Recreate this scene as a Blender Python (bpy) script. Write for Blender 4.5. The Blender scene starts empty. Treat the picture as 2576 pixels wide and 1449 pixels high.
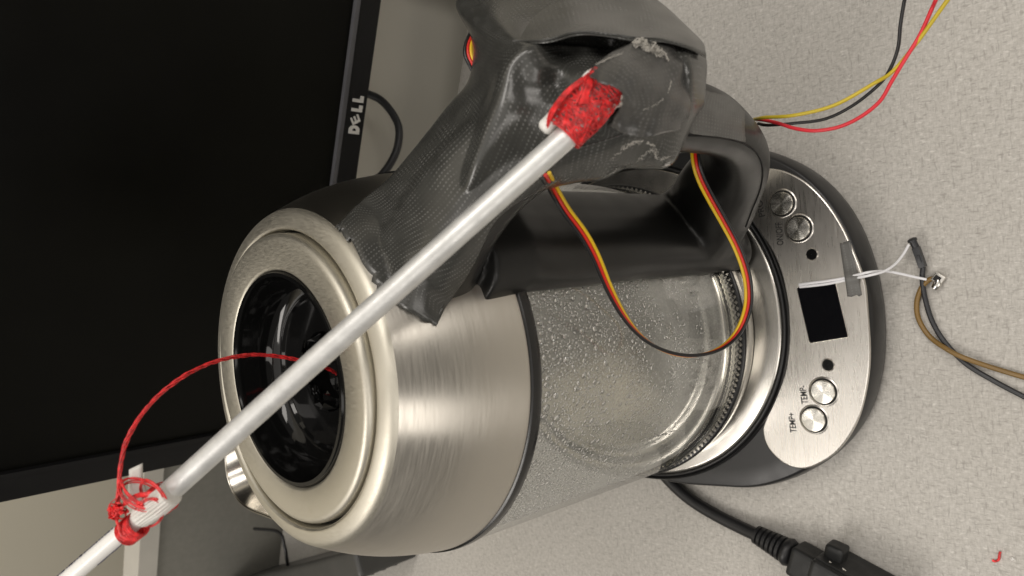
import bpy, bmesh, math, random
import numpy as np
from mathutils import Vector, Matrix
from mathutils.bvhtree import BVHTree

sc = bpy.context.scene
COL = sc.collection
random.seed(7)
RNG = np.random.default_rng(7)

# ------------------------------------------------------------------ camera
W, H, FOC = 2576.0, 1449.0, 1864.3          # photo measured on a 2576 px wide copy
CAM = np.array([0.0276, -0.2425, 0.3592])
PITCH, YAW, ROLL = 0.7978, -0.0089, 0.0837
_f = np.array([math.sin(YAW)*math.cos(PITCH), math.cos(YAW)*math.cos(PITCH), -math.sin(PITCH)])
_r = np.array([math.cos(YAW), -math.sin(YAW), 0.0])
_u = np.cross(_r, _f)
_ix, _iy = -_u, -_r
FWD = _f
IX = math.cos(ROLL)*_ix + math.sin(ROLL)*_iy
IY = -math.sin(ROLL)*_ix + math.cos(ROLL)*_iy
cd = bpy.data.cameras.new('camera')
cam = bpy.data.objects.new('camera', cd)
COL.objects.link(cam)
R3 = np.stack([IX, -IY, -FWD], 1)
M = Matrix([[*R3[i], CAM[i]] for i in range(3)] + [[0, 0, 0, 1]])
cam.matrix_world = M
cd.sensor_width = 36.0
cd.lens = 36.0*FOC/W
cd.clip_start = 0.01
cd.clip_end = 50
cd.dof.use_dof = True
cd.dof.focus_distance = 0.29
cd.dof.aperture_fstop = 18.0
sc.camera = cam

# ------------------------------------------------------------------ light
world = bpy.data.worlds.new('World')
sc.world = world
world.use_nodes = True
bg = world.node_tree.nodes['Background']
bg.inputs[0].default_value = (1.0, 0.95, 0.87, 1)
bg.inputs[1].default_value = 0.19

def area(name, loc, target, sx, sy, power, col=(1.0, 0.943, 0.88)):
    l = bpy.data.lights.new(name, 'AREA')
    l.shape = 'RECTANGLE'; l.size = sx; l.size_y = sy; l.energy = power; l.color = col
    o = bpy.data.objects.new(name, l); COL.objects.link(o)
    o.location = loc
    d = Vector(target) - Vector(loc)
    o.rotation_euler = d.to_track_quat('-Z', 'Y').to_euler()
    return o
area('ceiling_and_added_light', (0, 0.1, 1.95), (0, 0.1, 0), 3.0, 3.0, 24)  # added broad panel, stands in for light bounced off the ceiling
area('ceiling_and_added_light', (-1.05, 0.40, 1.7), (0, 0, 0.1), 0.5, 0.9, 13)
area('ceiling_and_added_light', (-0.56, -1.08, 0.80), (0, 0, 0.15), 0.42, 0.9, 4.0)  # added low at front left to give the collar its wide bright band
area('ceiling_and_added_light', (0.50, -1.14, 0.95), (0, 0, 0.15), 0.20, 0.8, 3.6)  # added low at front right to give the collar its narrow bright band
area('ceiling_and_added_light', (0.85, -0.50, 1.6), (0.1, 0, 0.1), 0.4, 1.2, 12)  # added fill from the front right, brightens the board and the tape
sc.view_settings.view_transform = 'Standard'
sc.view_settings.look = 'None'
sc.view_settings.exposure = -0.25
sc.view_settings.gamma = 1.0
try:
    sc.cycles.use_denoising = True
    sc.cycles.max_bounces = 14
    sc.cycles.transparent_max_bounces = 24
    sc.cycles.transmission_bounces = 12
    sc.cycles.blur_glossy = 0.5
    sc.cycles.sample_clamp_indirect = 6
except Exception:
    pass

# ------------------------------------------------------------------ pixel helpers (measure the photo, place at a true depth)
def ray(px, py):
    return FWD + ((px - W/2)/FOC)*IX + ((py - H/2)/FOC)*IY
def at(px, py, d):
    return CAM + ray(px, py)*d
def atz(px, py, z):
    d = ray(px, py)
    return CAM + d*((z - CAM[2])/d[2])
def proj(p):
    v = np.asarray(p) - CAM
    z = v @ FWD
    return W/2 + FOC*(v @ IX)/z, H/2 + FOC*(v @ IY)/z, z
def src(x0, y0, s):                          # crop coordinates -> photo copy coordinates
    return lambda x, y: ((x0 + x/s)/1.59006, (y0 + y/s)/1.59006)
def pol(rho, off, z, az=-55.0):
    a = math.radians(az)
    return np.array([rho*math.cos(a) - off*math.sin(a), rho*math.sin(a) + off*math.cos(a), z])

def spline(P, n=8, closed=False):
    P = [np.asarray(p, float) for p in P]
    out = []
    m = len(P)
    segs = m if closed else m - 1
    for i in range(segs):
        if closed:
            p0, p1, p2, p3 = P[i-1], P[i], P[(i+1) % m], P[(i+2) % m]
        else:
            p1, p2 = P[i], P[i+1]
            p0 = P[i-1] if i > 0 else 2*p1 - p2
            p3 = P[i+2] if i + 2 < m else 2*p2 - p1
        for k in range(n):
            t = k/n
            out.append(0.5*((2*p1) + (-p0+p2)*t + (2*p0-5*p1+4*p2-p3)*t*t + (-p0+3*p1-3*p2+p3)*t**3))
    if not closed:
        out.append(P[-1])
    return out

# ------------------------------------------------------------------ materials
class NT:
    def __init__(self, name):
        self.m = bpy.data.materials.new(name)
        self.m.use_nodes = True
        self.t = self.m.node_tree
        self.b = self.t.nodes['Principled BSDF']
        self.out = self.t.nodes['Material Output']
    def n(self, kind, **kw):
        x = self.t.nodes.new(kind)
        for k, v in kw.items():
            setattr(x, k, v)
        return x
    def link(self, a, b):
        self.t.links.new(a, b)
    def val(self, sock, v):
        if hasattr(v, 'is_linked') or isinstance(v, bpy.types.NodeSocket):
            self.link(v, sock)
        else:
            sock.default_value = v
    def math(self, op, a, b=None, c=None):
        x = self.n('ShaderNodeMath', operation=op)
        self.val(x.inputs[0], a)
        if b is not None: self.val(x.inputs[1], b)
        if c is not None: self.val(x.inputs[2], c)
        return x.outputs[0]
    def mapping(self, vec, scale=(1, 1, 1), rot=(0, 0, 0), loc=(0, 0, 0)):
        x = self.n('ShaderNodeMapping')
        self.link(vec, x.inputs[0])
        x.inputs['Location'].default_value = loc
        x.inputs['Rotation'].default_value = rot
        x.inputs['Scale'].default_value = scale
        return x.outputs[0]
    def coord(self, which='Object'):
        return self.n('ShaderNodeTexCoord').outputs[which]
    def noise(self, vec, scale, detail=3, rough=0.5, out=0, dist=0.0):
        x = self.n('ShaderNodeTexNoise')
        self.link(vec, x.inputs['Vector'])
        x.inputs['Scale'].default_value = scale
        x.inputs['Detail'].default_value = detail
        x.inputs['Roughness'].default_value = rough
        x.inputs['Distortion'].default_value = dist
        return x.outputs[out]
    def ramp(self, fac, stops):
        x = self.n('ShaderNodeValToRGB')
        self.link(fac, x.inputs[0])
        e = x.color_ramp.elements
        while len(e) < len(stops): e.new(0.5)
        for i, (p, c) in enumerate(stops):
            e[i].position = p
            e[i].color = c if len(c) == 4 else (*c, 1)
        return x.outputs[0]
    def mix(self, fac, a, b, blend='MIX'):
        x = self.n('ShaderNodeMix', data_type='RGBA', blend_type=blend)
        self.val(x.inputs[0], fac)
        for s, v in ((x.inputs[6], a), (x.inputs[7], b)):
            if isinstance(v, bpy.types.NodeSocket): self.link(v, s)
            else: s.default_value = v if len(v) == 4 else (*v, 1)
        return x.outputs[2]
    def bump(self, h, strength=0.3, dist=0.001):
        x = self.n('ShaderNodeBump')
        x.inputs['Strength'].default_value = strength
        x.inputs['Distance'].default_value = dist
        self.link(h, x.inputs['Height'])
        self.link(x.outputs[0], self.b.inputs['Normal'])
        return x
    def map_range(self, v, a, b, c, d):
        x = self.n('ShaderNodeMapRange')
        self.link(v, x.inputs[0])
        for i, q in enumerate((a, b, c, d)): x.inputs[i+1].default_value = q
        return x.outputs[0]
    def set(self, **kw):
        for k, v in kw.items():
            s = self.b.inputs[k.replace('_', ' ')]
            if isinstance(v, bpy.types.NodeSocket): self.link(v, s)
            else: s.default_value = (*v, 1) if isinstance(v, tuple) and len(v) == 3 else v
        return self

def plain(name, col, rough=0.5, metal=0.0, var=0.12, vscale=60, spec=0.5, bump=0.0, bscale=800):
    t = NT(name)
    co = t.coord()
    f = t.noise(co, vscale, 4)
    lo = tuple(c*(1-var) for c in col); hi = tuple(min(1, c*(1+var)) for c in col)
    t.set(Base_Color=t.ramp(f, [(0.3, lo), (0.7, hi)]), Metallic=metal)
    t.b.inputs['Specular IOR Level'].default_value = spec
    t.link(t.map_range(t.noise(co, vscale*2.3, 3), 0.3, 0.7, rough*0.85, min(1, rough*1.15)), t.b.inputs['Roughness'])
    if bump:
        t.bump(t.noise(co, bscale, 3), bump, 0.0004)
    return t.m

def brushed_round(name, col, rough, aniso, strength=0.12, radial_axis='Z', linear=None, tint=0.08, turn=0.0):
    """steel brushed round the object's z axis, or along one axis when linear is given"""
    t = NT(name)
    co = t.coord()
    if linear is None:
        s = t.n('ShaderNodeSeparateXYZ'); t.link(co, s.inputs[0])
        ang = t.math('ARCTAN2', s.outputs[1], s.outputs[0])
        rad = t.math('POWER', t.math('ADD', t.math('MULTIPLY', s.outputs[0], s.outputs[0]), t.math('MULTIPLY', s.outputs[1], s.outputs[1])), 0.5)
        c = t.n('ShaderNodeCombineXYZ')
        t.link(t.math('MULTIPLY', ang, 5.0), c.inputs[0])
        t.link(t.math('MULTIPLY', rad, 1300.0), c.inputs[1])
        t.link(t.math('MULTIPLY', s.outputs[2], 1300.0), c.inputs[2])
        v = c.outputs[0]
    else:
        v = t.mapping(co, linear)
    g = t.noise(v, 1.0, 3, 0.6)
    smear = t.noise(co, 24, 2, 0.5)
    t.set(Metallic=1.0)
    lo = tuple(c*(1-tint) for c in col); hi = tuple(min(1, c*(1+tint)) for c in col)
    t.link(t.mix(0.5, t.ramp(g, [(0.3, lo), (0.7, hi)]), t.ramp(smear, [(0.3, lo), (0.7, hi)])), t.b.inputs['Base Color'])
    t.link(t.math('ADD', t.map_range(g, 0.3, 0.7, rough*0.85, rough*1.15), t.map_range(smear, 0.35, 0.7, -0.015, 0.02)), t.b.inputs['Roughness'])
    t.b.inputs['Anisotropic'].default_value = aniso
    t.b.inputs['Anisotropic Rotation'].default_value = turn
    tg = t.n('ShaderNodeTangent', direction_type='RADIAL', axis=radial_axis)
    t.link(tg.outputs[0], t.b.inputs['Tangent'])
    t.bump(g, strength, 0.0002)
    return t.m

STEEL = brushed_round('brushed_steel', (0.60, 0.568, 0.51), 0.34, 0.8, 0.012, tint=0.016, turn=0.25)
LIDSTEEL = brushed_round('satin_lid_steel', (0.60, 0.57, 0.49), 0.47, 0.0, 0.03, linear=(2600, 260, 2600), radial_axis='X', tint=0.018)
PANELSTEEL = brushed_round('panel_steel', (0.72, 0.69, 0.645), 0.29, 0.5, 0.10, linear=(90, 2600, 2600), radial_axis='X')
BUTTONSTEEL = brushed_round('spun_steel', (0.84, 0.82, 0.76), 0.26, 0.9, 0.03, tint=0.02, turn=0.25)
PLATE = plain('plate_steel', (0.55, 0.53, 0.49), 0.22, 1.0, 0.03)
POLISHED = plain('polished_steel', (0.62, 0.59, 0.53), 0.20, 1.0, 0.05)
ALU = plain('dull_aluminium', (0.66, 0.66, 0.645), 0.40, 0.45, 0.10, 220, 0.5, 0.12, 1800)
BLACKP = plain('black_plastic', (0.014, 0.0135, 0.0125), 0.33, 0, 0.2, 30, 0.5, 0.06, 2500)
HANDLEP = plain('satin_black_plastic', (0.0085, 0.0084, 0.0079), 0.36, 0, 0.15, 30, 0.42, 0.05, 3000)
BASEP = plain('base_black_plastic', (0.014, 0.014, 0.0145), 0.36, 0, 0.2, 40, 0.5, 0.08, 2500)
GLOSSBLACK = plain('gloss_black', (0.004, 0.004, 0.004), 0.14, 0, 0.2, 40, 0.28)
SEAL = plain('rubber_seal', (0.008, 0.008, 0.008), 0.25, 0, 0.2, 60)
GROOVE = plain('dark_gap', (0.004, 0.004, 0.004), 0.7)
CORD = plain('cord_rubber', (0.010, 0.010, 0.011), 0.42, 0, 0.25, 50, 0.5, 0.06, 1500)
PLUGP = plain('worn_black_plastic', (0.014, 0.0145, 0.0145), 0.5, 0, 0.35, 90, 0.4, 0.1, 1200)
WHITEP = plain('white_nylon', (0.78, 0.77, 0.74), 0.35, 0, 0.04, 90)
TUBEW = plain('white_tube', (0.82, 0.81, 0.78), 0.22, 0, 0.03, 120)
INK = plain('ink', (0.02, 0.02, 0.05), 0.5)
PRINT = plain('panel_print', (0.028, 0.027, 0.026), 0.5)
YELLOW = plain('yellow_insulation', (0.72, 0.47, 0.012), 0.35, 0, 0.06)
YELLOW2 = plain('pale_yellow_insulation', (0.55, 0.42, 0.03), 0.4, 0, 0.06)
RED = plain('red_insulation', (0.62, 0.022, 0.012), 0.35, 0, 0.06)
RED2 = plain('crimson_insulation', (0.68, 0.03, 0.045), 0.4, 0, 0.06)
BLACKW = plain('black_insulation', (0.012, 0.012, 0.013), 0.35)
WHITEW = plain('white_insulation', (0.80, 0.80, 0.82), 0.35, 0, 0.03)
GREYW = plain('charcoal_insulation', (0.025, 0.026, 0.029), 0.42)
BROWN = plain('brown_insulation', (0.20, 0.118, 0.032), 0.42, 0, 0.12)
THREAD = plain('red_thread', (0.68, 0.026, 0.028), 0.32, 0, 0.5, 620, 0.6, 0.4, 4000)
TIN = plain('tin_terminal', (0.62, 0.60, 0.56), 0.25, 1.0)
FRAY = plain('frayed_tape_scrim', (0.42, 0.40, 0.36), 0.7, 0, 0.2, 900)
BEZEL = plain('bezel_plastic', (0.0065, 0.0065, 0.0068), 0.45, 0, 0.1, 40, 0.22)
BEZELEDGE = plain('bezel_edge', (0.07, 0.07, 0.075), 0.35)
SILVER = plain('silver_badge', (0.62, 0.61, 0.58), 0.4, 0.4)
DISPLAY = plain('display_glass', (0.002, 0.002, 0.003), 0.12, 0, 0.2, 40, 0.12)
SCREEN = plain('screen', (0.0026, 0.0026, 0.0018), 0.38, 0, 0.6, 7, 0.12)
WALLM = plain('painted_wall', (0.66, 0.62, 0.51), 0.8, 0, 0.02, 4)
BOARDM = plain('board_face', (0.80, 0.765, 0.67), 0.6, 0, 0.02, 4)
TRIMM = plain('partition_trim', (0.52, 0.50, 0.45), 0.6, 0, 0.03)
PANELM = plain('partition_fabric', (0.23, 0.225, 0.20), 0.85, 0, 0.05, 200, 0.2, 0.2, 900)
LEDGEM = plain('ledge_edge', (0.45, 0.44, 0.41), 0.5)
BOXM = plain('dark_grey_plastic', (0.045, 0.045, 0.043), 0.42, 0, 0.15, 25)

def tape_material(name, col, rough, dot=0.35, wear=0.0):
    t = NT(name)
    uv = t.n('ShaderNodeUVMap').outputs[0]
    wob = t.noise(uv, 60, 2, 0.5, out=1)
    v = t.n('ShaderNodeVectorMath', operation='MULTIPLY_ADD')
    t.link(wob, v.inputs[0]); v.inputs[1].default_value = (0.0008, 0.0008, 0); t.link(uv, v.inputs[2])
    s = t.n('ShaderNodeSeparateXYZ'); t.link(v.outputs[0], s.inputs[0])
    fu = t.math('SUBTRACT', t.math('FRACT', t.math('MULTIPLY', s.outputs[0], 1/0.00125)), 0.5)
    fv = t.math('SUBTRACT', t.math('FRACT', t.math('MULTIPLY', s.outputs[1], 1/0.00175)), 0.5)
    d = t.math('POWER', t.math('ADD', t.math('POWER', t.math('ABSOLUTE', t.math('MULTIPLY', fu, 1.3)), 2.0),
                               t.math('POWER', t.math('ABSOLUTE', t.math('MULTIPLY', fv, 2.2)), 2.0)), 0.5)
    m = t.map_range(d, 0.28, 0.46, 1.0, 0.0)
    patchy = t.map_range(t.noise(uv, 130, 3), 0.40, 0.58, 0.1, 1.0)
    m2 = t.math('MULTIPLY', m, patchy)
    base = t.ramp(t.noise(uv, 90, 5, 0.6), [(0.3, tuple(c*0.8 for c in col)), (0.7, tuple(c*1.2 for c in col))])
    c2 = t.mix(t.math('MULTIPLY', m2, dot), base, (0.33, 0.33, 0.32))
    if wear:
        w = t.map_range(t.noise(uv, 160, 6, 0.75), 0.62, 0.68, 0.0, wear)
        c2 = t.mix(w, c2, (0.03, 0.028, 0.025))
    t.link(c2, t.b.inputs['Base Color'])
    t.b.inputs['Specular IOR Level'].default_value = 0.65
    t.link(t.map_range(t.noise(uv, 70, 3), 0.3, 0.7, rough*0.85, rough*1.2), t.b.inputs['Roughness'])
    b = t.bump(t.math('ADD', t.math('MULTIPLY', m2, 0.6), t.math('MULTIPLY', t.noise(uv, 200, 3), 0.4)), 0.13, 0.0003)
    return t.m
TAPE = tape_material('duct_tape_grey', (0.044, 0.044, 0.040), 0.23, 0.24)
TAPEWORN = tape_material('duct_tape_scuffed', (0.055, 0.054, 0.051), 0.30, 0.2, 0.8)
TAPELIGHT = tape_material('duct_tape_matt', (0.115, 0.113, 0.106), 0.5, 0.25)

def desk_material():
    t = NT('woven_laminate')
    co = t.coord()
    w1 = t.noise(t.mapping(co, (1500, 300, 1), (0, 0, math.radians(-4))), 1.0, 3, 0.6)
    w2 = t.noise(t.mapping(co, (300, 1500, 1), (0, 0, math.radians(-4)), (3, 7, 0)), 1.0, 3, 0.6)
    base = t.mix(0.5, t.ramp(w1, [(0.30, (0.39, 0.375, 0.345)), (0.70, (0.555, 0.54, 0.51))]),
                 t.ramp(w2, [(0.30, (0.40, 0.385, 0.355)), (0.70, (0.55, 0.535, 0.505))]))
    mott = t.noise(t.mapping(co, (1, 1, 1), (0, 0, 0.4)), 520, 3, 0.65)
    base = t.mix(1.0, base, t.ramp(mott, [(0.33, (0.93, 0.92, 0.91)), (0.66, (1.12, 1.115, 1.11))]), 'MULTIPLY')
    for (sx, sy, loc, lo, hi, col) in ((900, 230, (11, 2, 0), 0.58, 0.70, (0.30, 0.285, 0.26)),
                                       (210, 820, (5, 31, 0), 0.58, 0.70, (0.30, 0.285, 0.26)),
                                       (1300, 420, (51, 12, 0), 0.60, 0.70, (0.31, 0.295, 0.27)),
                                       (620, 300, (21, 9, 0), 0.62, 0.74, (0.70, 0.68, 0.64))):
        n = t.noise(t.mapping(co, (sx, sy, 1), (0, 0, math.radians(-4)), loc), 1.0, 2, 0.5)
        base = t.mix(t.map_range(n, lo, hi, 0.0, 0.58), base, col)
    big = t.noise(co, 9, 3)
    base = t.mix(1.0, base, t.ramp(big, [(0.3, (0.92, 0.915, 0.905)), (0.7, (1, 1, 1))]), 'MULTIPLY')
    t.link(base, t.b.inputs['Base Color'])
    t.b.inputs['Roughness'].default_value = 0.48
    t.b.inputs['Specular IOR Level'].default_value = 0.3
    t.bump(t.math('ADD', w1, w2), 0.03, 0.0003)
    return t.m
DESK = desk_material()

def glass_material():
    t = NT('thin_glass')
    tr = t.n('ShaderNodeBsdfTransparent'); tr.inputs[0].default_value = (0.985, 0.99, 0.985, 1)
    gl = t.n('ShaderNodeBsdfGlossy'); gl.inputs['Roughness'].default_value = 0.02
    lw = t.n('ShaderNodeLayerWeight'); lw.inputs['Blend'].default_value = 0.5
    fr = t.math('MULTIPLY_ADD', t.math('POWER', lw.outputs['Facing'], 5.0), 0.9, 0.045)
    mx = t.n('ShaderNodeMixShader')
    co = t.coord()
    t.link(t.math('ADD', fr, t.map_range(t.noise(co, 40, 3), 0.4, 0.8, 0.0, 0.02)), mx.inputs[0])
    t.link(tr.outputs[0], mx.inputs[1]); t.link(gl.outputs[0], mx.inputs[2])
    t.link(mx.outputs[0], t.out.inputs[0])
    return t.m
GLASS = glass_material()

def fog_material():
    t = NT('condensation_film')
    co = t.coord()
    n1 = t.noise(co, 22, 3, 0.5, dist=0.6)
    n2 = t.noise(co, 900, 2, 0.6)
    vor = t.n('ShaderNodeTexVoronoi'); t.link(t.mapping(co, (1, 1, 0.7)), vor.inputs['Vector']); vor.inputs['Scale'].default_value = 900
    cover = t.map_range(n1, 0.34, 0.66, 0.34, 0.66)
    speck = t.math('ADD', t.map_range(vor.outputs[0], 0.2, 0.6, 0.07, -0.05), t.map_range(n2, 0.35, 0.65, -0.03, 0.03))
    fac = t.math('ADD', cover, speck); 
    cl = t.n('ShaderNodeClamp'); t.link(fac, cl.inputs[0]); cl.inputs[1].default_value = 0.04; cl.inputs[2].default_value = 0.8
    tr = t.n('ShaderNodeBsdfTransparent')
    tl = t.n('ShaderNodeBsdfTranslucent'); tl.inputs[0].default_value = (0.97, 0.97, 0.945, 1)
    df = t.n('ShaderNodeBsdfDiffuse'); df.inputs[0].default_value = (0.91, 0.905, 0.875, 1)
    gl = t.n('ShaderNodeBsdfGlossy'); gl.inputs['Roughness'].default_value = 0.25; gl.inputs[0].default_value = (0.8, 0.8, 0.78, 1)
    bp = t.n('ShaderNodeBump'); bp.inputs['Strength'].default_value = 0.5; bp.inputs['Distance'].default_value = 0.0004
    t.link(vor.outputs[0], bp.inputs['Height'])
    t.link(bp.outputs[0], gl.inputs['Normal'])
    a = t.n('ShaderNodeMixShader'); a.inputs[0].default_value = 0.55; t.link(tl.outputs[0], a.inputs[1]); t.link(df.outputs[0], a.inputs[2])
    b = t.n('ShaderNodeMixShader'); b.inputs[0].default_value = 0.22; t.link(a.outputs[0], b.inputs[1]); t.link(gl.outputs[0], b.inputs[2])
    c = t.n('ShaderNodeMixShader'); t.link(cl.outputs[0], c.inputs[0]); t.link(tr.outputs[0], c.inputs[1]); t.link(b.outputs[0], c.inputs[2])
    t.link(c.outputs[0], t.out.inputs[0])
    return t.m
FOG = fog_material()

def clear(name, col, ior, rough):
    t = NT(name)
    t.set(Base_Color=col, Roughness=rough, IOR=ior)
    t.b.inputs['Transmission Weight'].default_value = 1.0
    return t.m
WATER = clear('water', (1, 1, 1), 1.33, 0.0)
CLEAR = clear('clear_ring', (0.93, 0.95, 0.93), 1.45, 0.03)
NYLON = NT('translucent_nylon')
NYLON.set(Base_Color=(0.80, 0.78, 0.73), Roughness=0.35)
NYLON.b.inputs['Subsurface Weight'].default_value = 0.3
NYLON.b.inputs['Subsurface Radius'].default_value = (0.002, 0.002, 0.002)
NYLON.b.inputs['Transmission Weight'].default_value = 0.25
NYLON.bump(NYLON.noise(NYLON.coord(), 900, 2), 0.2, 0.0003)
NYLON = NYLON.m

# ------------------------------------------------------------------ mesh helpers
def link(name, me, mat=None, parent=None, smooth=True, loc=None):
    o = bpy.data.objects.new(name, me)
    COL.objects.link(o)
    if mat is not None and not me.materials:
        me.materials.append(mat)
    if smooth:
        me.polygons.foreach_set('use_smooth', [True]*len(me.polygons))
    if loc is not None:
        o.location = loc
    if parent is not None:
        o.parent = parent
    return o
def mesh(name, V, F, mat=None, parent=None, smooth=True, loc=None, fix=True):
    me = bpy.data.meshes.new(name)
    me.from_pydata([tuple(v) for v in V], [], F)
    if fix:
        bm = bmesh.new(); bm.from_mesh(me)
        bmesh.ops.recalc_face_normals(bm, faces=bm.faces)
        bm.to_mesh(me); bm.free()
    me.update()
    return link(name, me, mat, parent, smooth, loc)
def sharpen(o, deg=35):
    me = o.data
    bm = bmesh.new(); bm.from_mesh(me)
    for e in bm.edges:
        if len(e.link_faces) == 2 and e.calc_face_angle(0) > math.radians(deg):
            e.smooth = False
    bm.to_mesh(me); bm.free()
    return o
def tag(o, label=None, cat=None, group=None, kind=None):
    if label: o['label'] = label
    if cat: o['category'] = cat
    if group: o['group'] = group
    if kind: o['kind'] = kind
    return o
def empty(name, loc, label, cat, group=None):
    o = bpy.data.objects.new(name, None)
    COL.objects.link(o)
    o.empty_display_size = 0.01
    o.location = loc
    ORIG[o.name] = np.array(loc, float)
    return tag(o, label, cat, group)
ORIG = {}
def loc_of(p):
    return ORIG[p.name]

def lathe_data(prof, n=96, closed=False):
    V, F = [], []
    m = len(prof)
    for i in range(n):
        a = 2*math.pi*i/n
        for r, z in prof:
            V.append((r*math.cos(a), r*math.sin(a), z))
    for i in range(n):
        j = (i+1) % n
        for k in range(m if closed else m-1):
            l = (k+1) % m
            F.append((i*m+k, j*m+k, j*m+l, i*m+l))
    return V, F
def lathe(name, prof, mat, parent, n=96, closed=False, deg=40, loc=None):
    V, F = lathe_data(prof, n, closed)
    o = mesh(name, V, F, mat, parent, loc=loc)
    return sharpen(o, deg)

def tube_data(P, r, seg=8, cap=True, base=0):
    P = [np.asarray(p, float) for p in P]
    n = len(P)
    rs = r if hasattr(r, '__len__') else [r]*n
    T = []
    for i in range(n):
        t = P[min(i+1, n-1)] - P[max(i-1, 0)]
        l = np.linalg.norm(t)
        T.append(t/l if l > 1e-12 else np.array([0, 0, 1.0]))
    a = np.array([0, 0, 1.0]) if abs(T[0][2]) < 0.9 else np.array([1.0, 0, 0])
    N = np.cross(T[0], a); N /= np.linalg.norm(N)
    V, F = [], []
    for i in range(n):
        N = N - T[i]*(N @ T[i]); N /= np.linalg.norm(N)
        B = np.cross(T[i], N)
        for k in range(seg):
            th = 2*math.pi*k/seg
            V.append(P[i] + rs[i]*(math.cos(th)*N + math.sin(th)*B))
    for i in range(n-1):
        for k in range(seg):
            l = (k+1) % seg
            F.append((base+i*seg+k, base+i*seg+l, base+(i+1)*seg+l, base+(i+1)*seg+k))
    if cap:
        F.append(tuple(base+k for k in range(seg))[::-1])
        F.append(tuple(base+(n-1)*seg+k for k in range(seg)))
    return V, F
def tubes(name, paths, mat, parent=None, seg=8, loc=None):
    V, F = [], []
    L = loc if loc is not None else (loc_of(parent) if parent is not None else np.zeros(3))
    for P, r in paths:
        v, f = tube_data([np.asarray(p) - L for p in P], r, seg, True, len(V))
        V += v; F += f
    o = mesh(name, V, F, mat, parent, fix=False)
    if loc is not None and parent is None:
        o.location = loc
    return sharpen(o, 60)
def thing_tube(name, P, r, mat, label, cat, group=None, seg=10):
    o = tubes(name, [(P, r)], mat, None, seg, loc=np.asarray(P[0]))
    return tag(o, label, cat, group)

def bevel_box(name, size, mat, parent, bev=0.001, M=None, seg=2):
    bm = bmesh.new()
    bmesh.ops.create_cube(bm, size=1.0)
    bmesh.ops.scale(bm, vec=size, verts=bm.verts)
    if bev:
        bmesh.ops.bevel(bm, geom=bm.edges[:], offset=bev, segments=seg, affect='EDGES', profile=0.7)
    if M is not None:
        bmesh.ops.transform(bm, matrix=M, verts=bm.verts)
    me = bpy.data.meshes.new(name); bm.to_mesh(me); bm.free()
    o = link(name, me, mat, parent)
    return sharpen(o, 50)
def frame(o, x, y=None):
    """matrix with local x along x, y near y, at o"""
    X = np.asarray(x, float); X = X/np.linalg.norm(X)
    Y = np.asarray(y if y is not None else (0, 0, 1), float); Y = Y - X*(X @ Y); Y /= np.linalg.norm(Y)
    Z = np.cross(X, Y)
    return Matrix([[X[i], Y[i], Z[i], o[i]] for i in range(3)] + [[0, 0, 0, 1]])

def grid_patch(C, su, sv):
    C = [[np.asarray(p, float) for p in row] for row in C]
    rows = [spline(r, sv) for r in C]
    m = len(rows[0])
    cols = [spline([r[k] for r in rows], su) for k in range(m)]
    return np.array([[cols[k][i] for k in range(m)] for i in range(len(cols[0]))])
def patch_mesh(name, G, mat, parent=None, thick=0.0004, loc=None, uvs=None):
    nu, nv = G.shape[:2]
    L = np.asarray(loc) if loc is not None else np.zeros(3)
    V = [tuple(p - L) for p in G.reshape(-1, 3)]
    F, UVi = [], []
    du = np.concatenate([[0], np.cumsum(np.linalg.norm(np.diff(G[:, nv//2], axis=0), axis=1))])
    UV = np.zeros((nu, nv, 2))
    for i in range(nu):
        dv = np.concatenate([[0], np.cumsum(np.linalg.norm(np.diff(G[i], axis=0), axis=1))])
        dv -= dv[nv//2]
        UV[i, :, 0] = du[i]; UV[i, :, 1] = dv
    for i in range(nu-1):
        for j in range(nv-1):
            F.append((i*nv+j, i*nv+j+1, (i+1)*nv+j+1, (i+1)*nv+j))
    me = bpy.data.meshes.new(name)
    me.from_pydata(V, [], F); me.update()
    uvl = me.uv_layers.new(name='UVMap')
    flat = UV.reshape(-1, 2)
    for l in me.loops:
        uvl.data[l.index].uv = flat[l.vertex_index]
    o = link(name, me, mat, parent, True, loc if parent is None else None)
    # face the camera, then give the sheet its thickness away from it
    n0 = np.array(me.polygons[len(F)//2].normal)
    if thick:
        md = o.modifiers.new('thickness', 'SOLIDIFY')
        md.thickness = thick
        md.offset = -1 if n0 @ FWD < 0 else 1
    return o
def text_mesh(name, s, size, mat, parent, M, extrude=0.0001, width=None, align='CENTER', bold=0.0):
    cu = bpy.data.curves.new(name, 'FONT')
    cu.body = s; cu.size = size; cu.extrude = extrude; cu.align_x = align; cu.align_y = 'CENTER'
    cu.offset = bold
    to = bpy.data.objects.new(name, cu)
    COL.objects.link(to)
    dg = bpy.context.evaluated_depsgraph_get()
    me = bpy.data.meshes.new_from_object(to.evaluated_get(dg))
    bpy.data.objects.remove(to); bpy.data.curves.remove(cu)
    me.name = name
    if width:
        xs = [v.co.x for v in me.vertices]
        k = width/(max(xs)-min(xs))
        me.transform(Matrix.Diagonal((k, 1, 1, 1)))
    me.transform(M)
    me.materials.clear()
    return link(name, me, mat, parent, False)

BV = {}
def bvh_of(objs):
    V, F = [], []
    for o in objs:
        b = len(V)
        off = np.zeros(3)
        if o.parent is not None: off = loc_of(o.parent)
        off = off + np.array(o.location)
        V += [tuple(np.array(v.co) + off) for v in o.data.vertices]
        F += [tuple(b + i for i in p.vertices) for p in o.data.polygons]
    return BVHTree.FromPolygons(V, F)
def hit(bv, px, py):
    d = ray(px, py)
    h = bv.ray_cast(Vector(CAM), Vector(d).normalized(), 5.0)
    if h[0] is None: return None
    return (np.array(h[0]) - CAM) @ FWD

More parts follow.
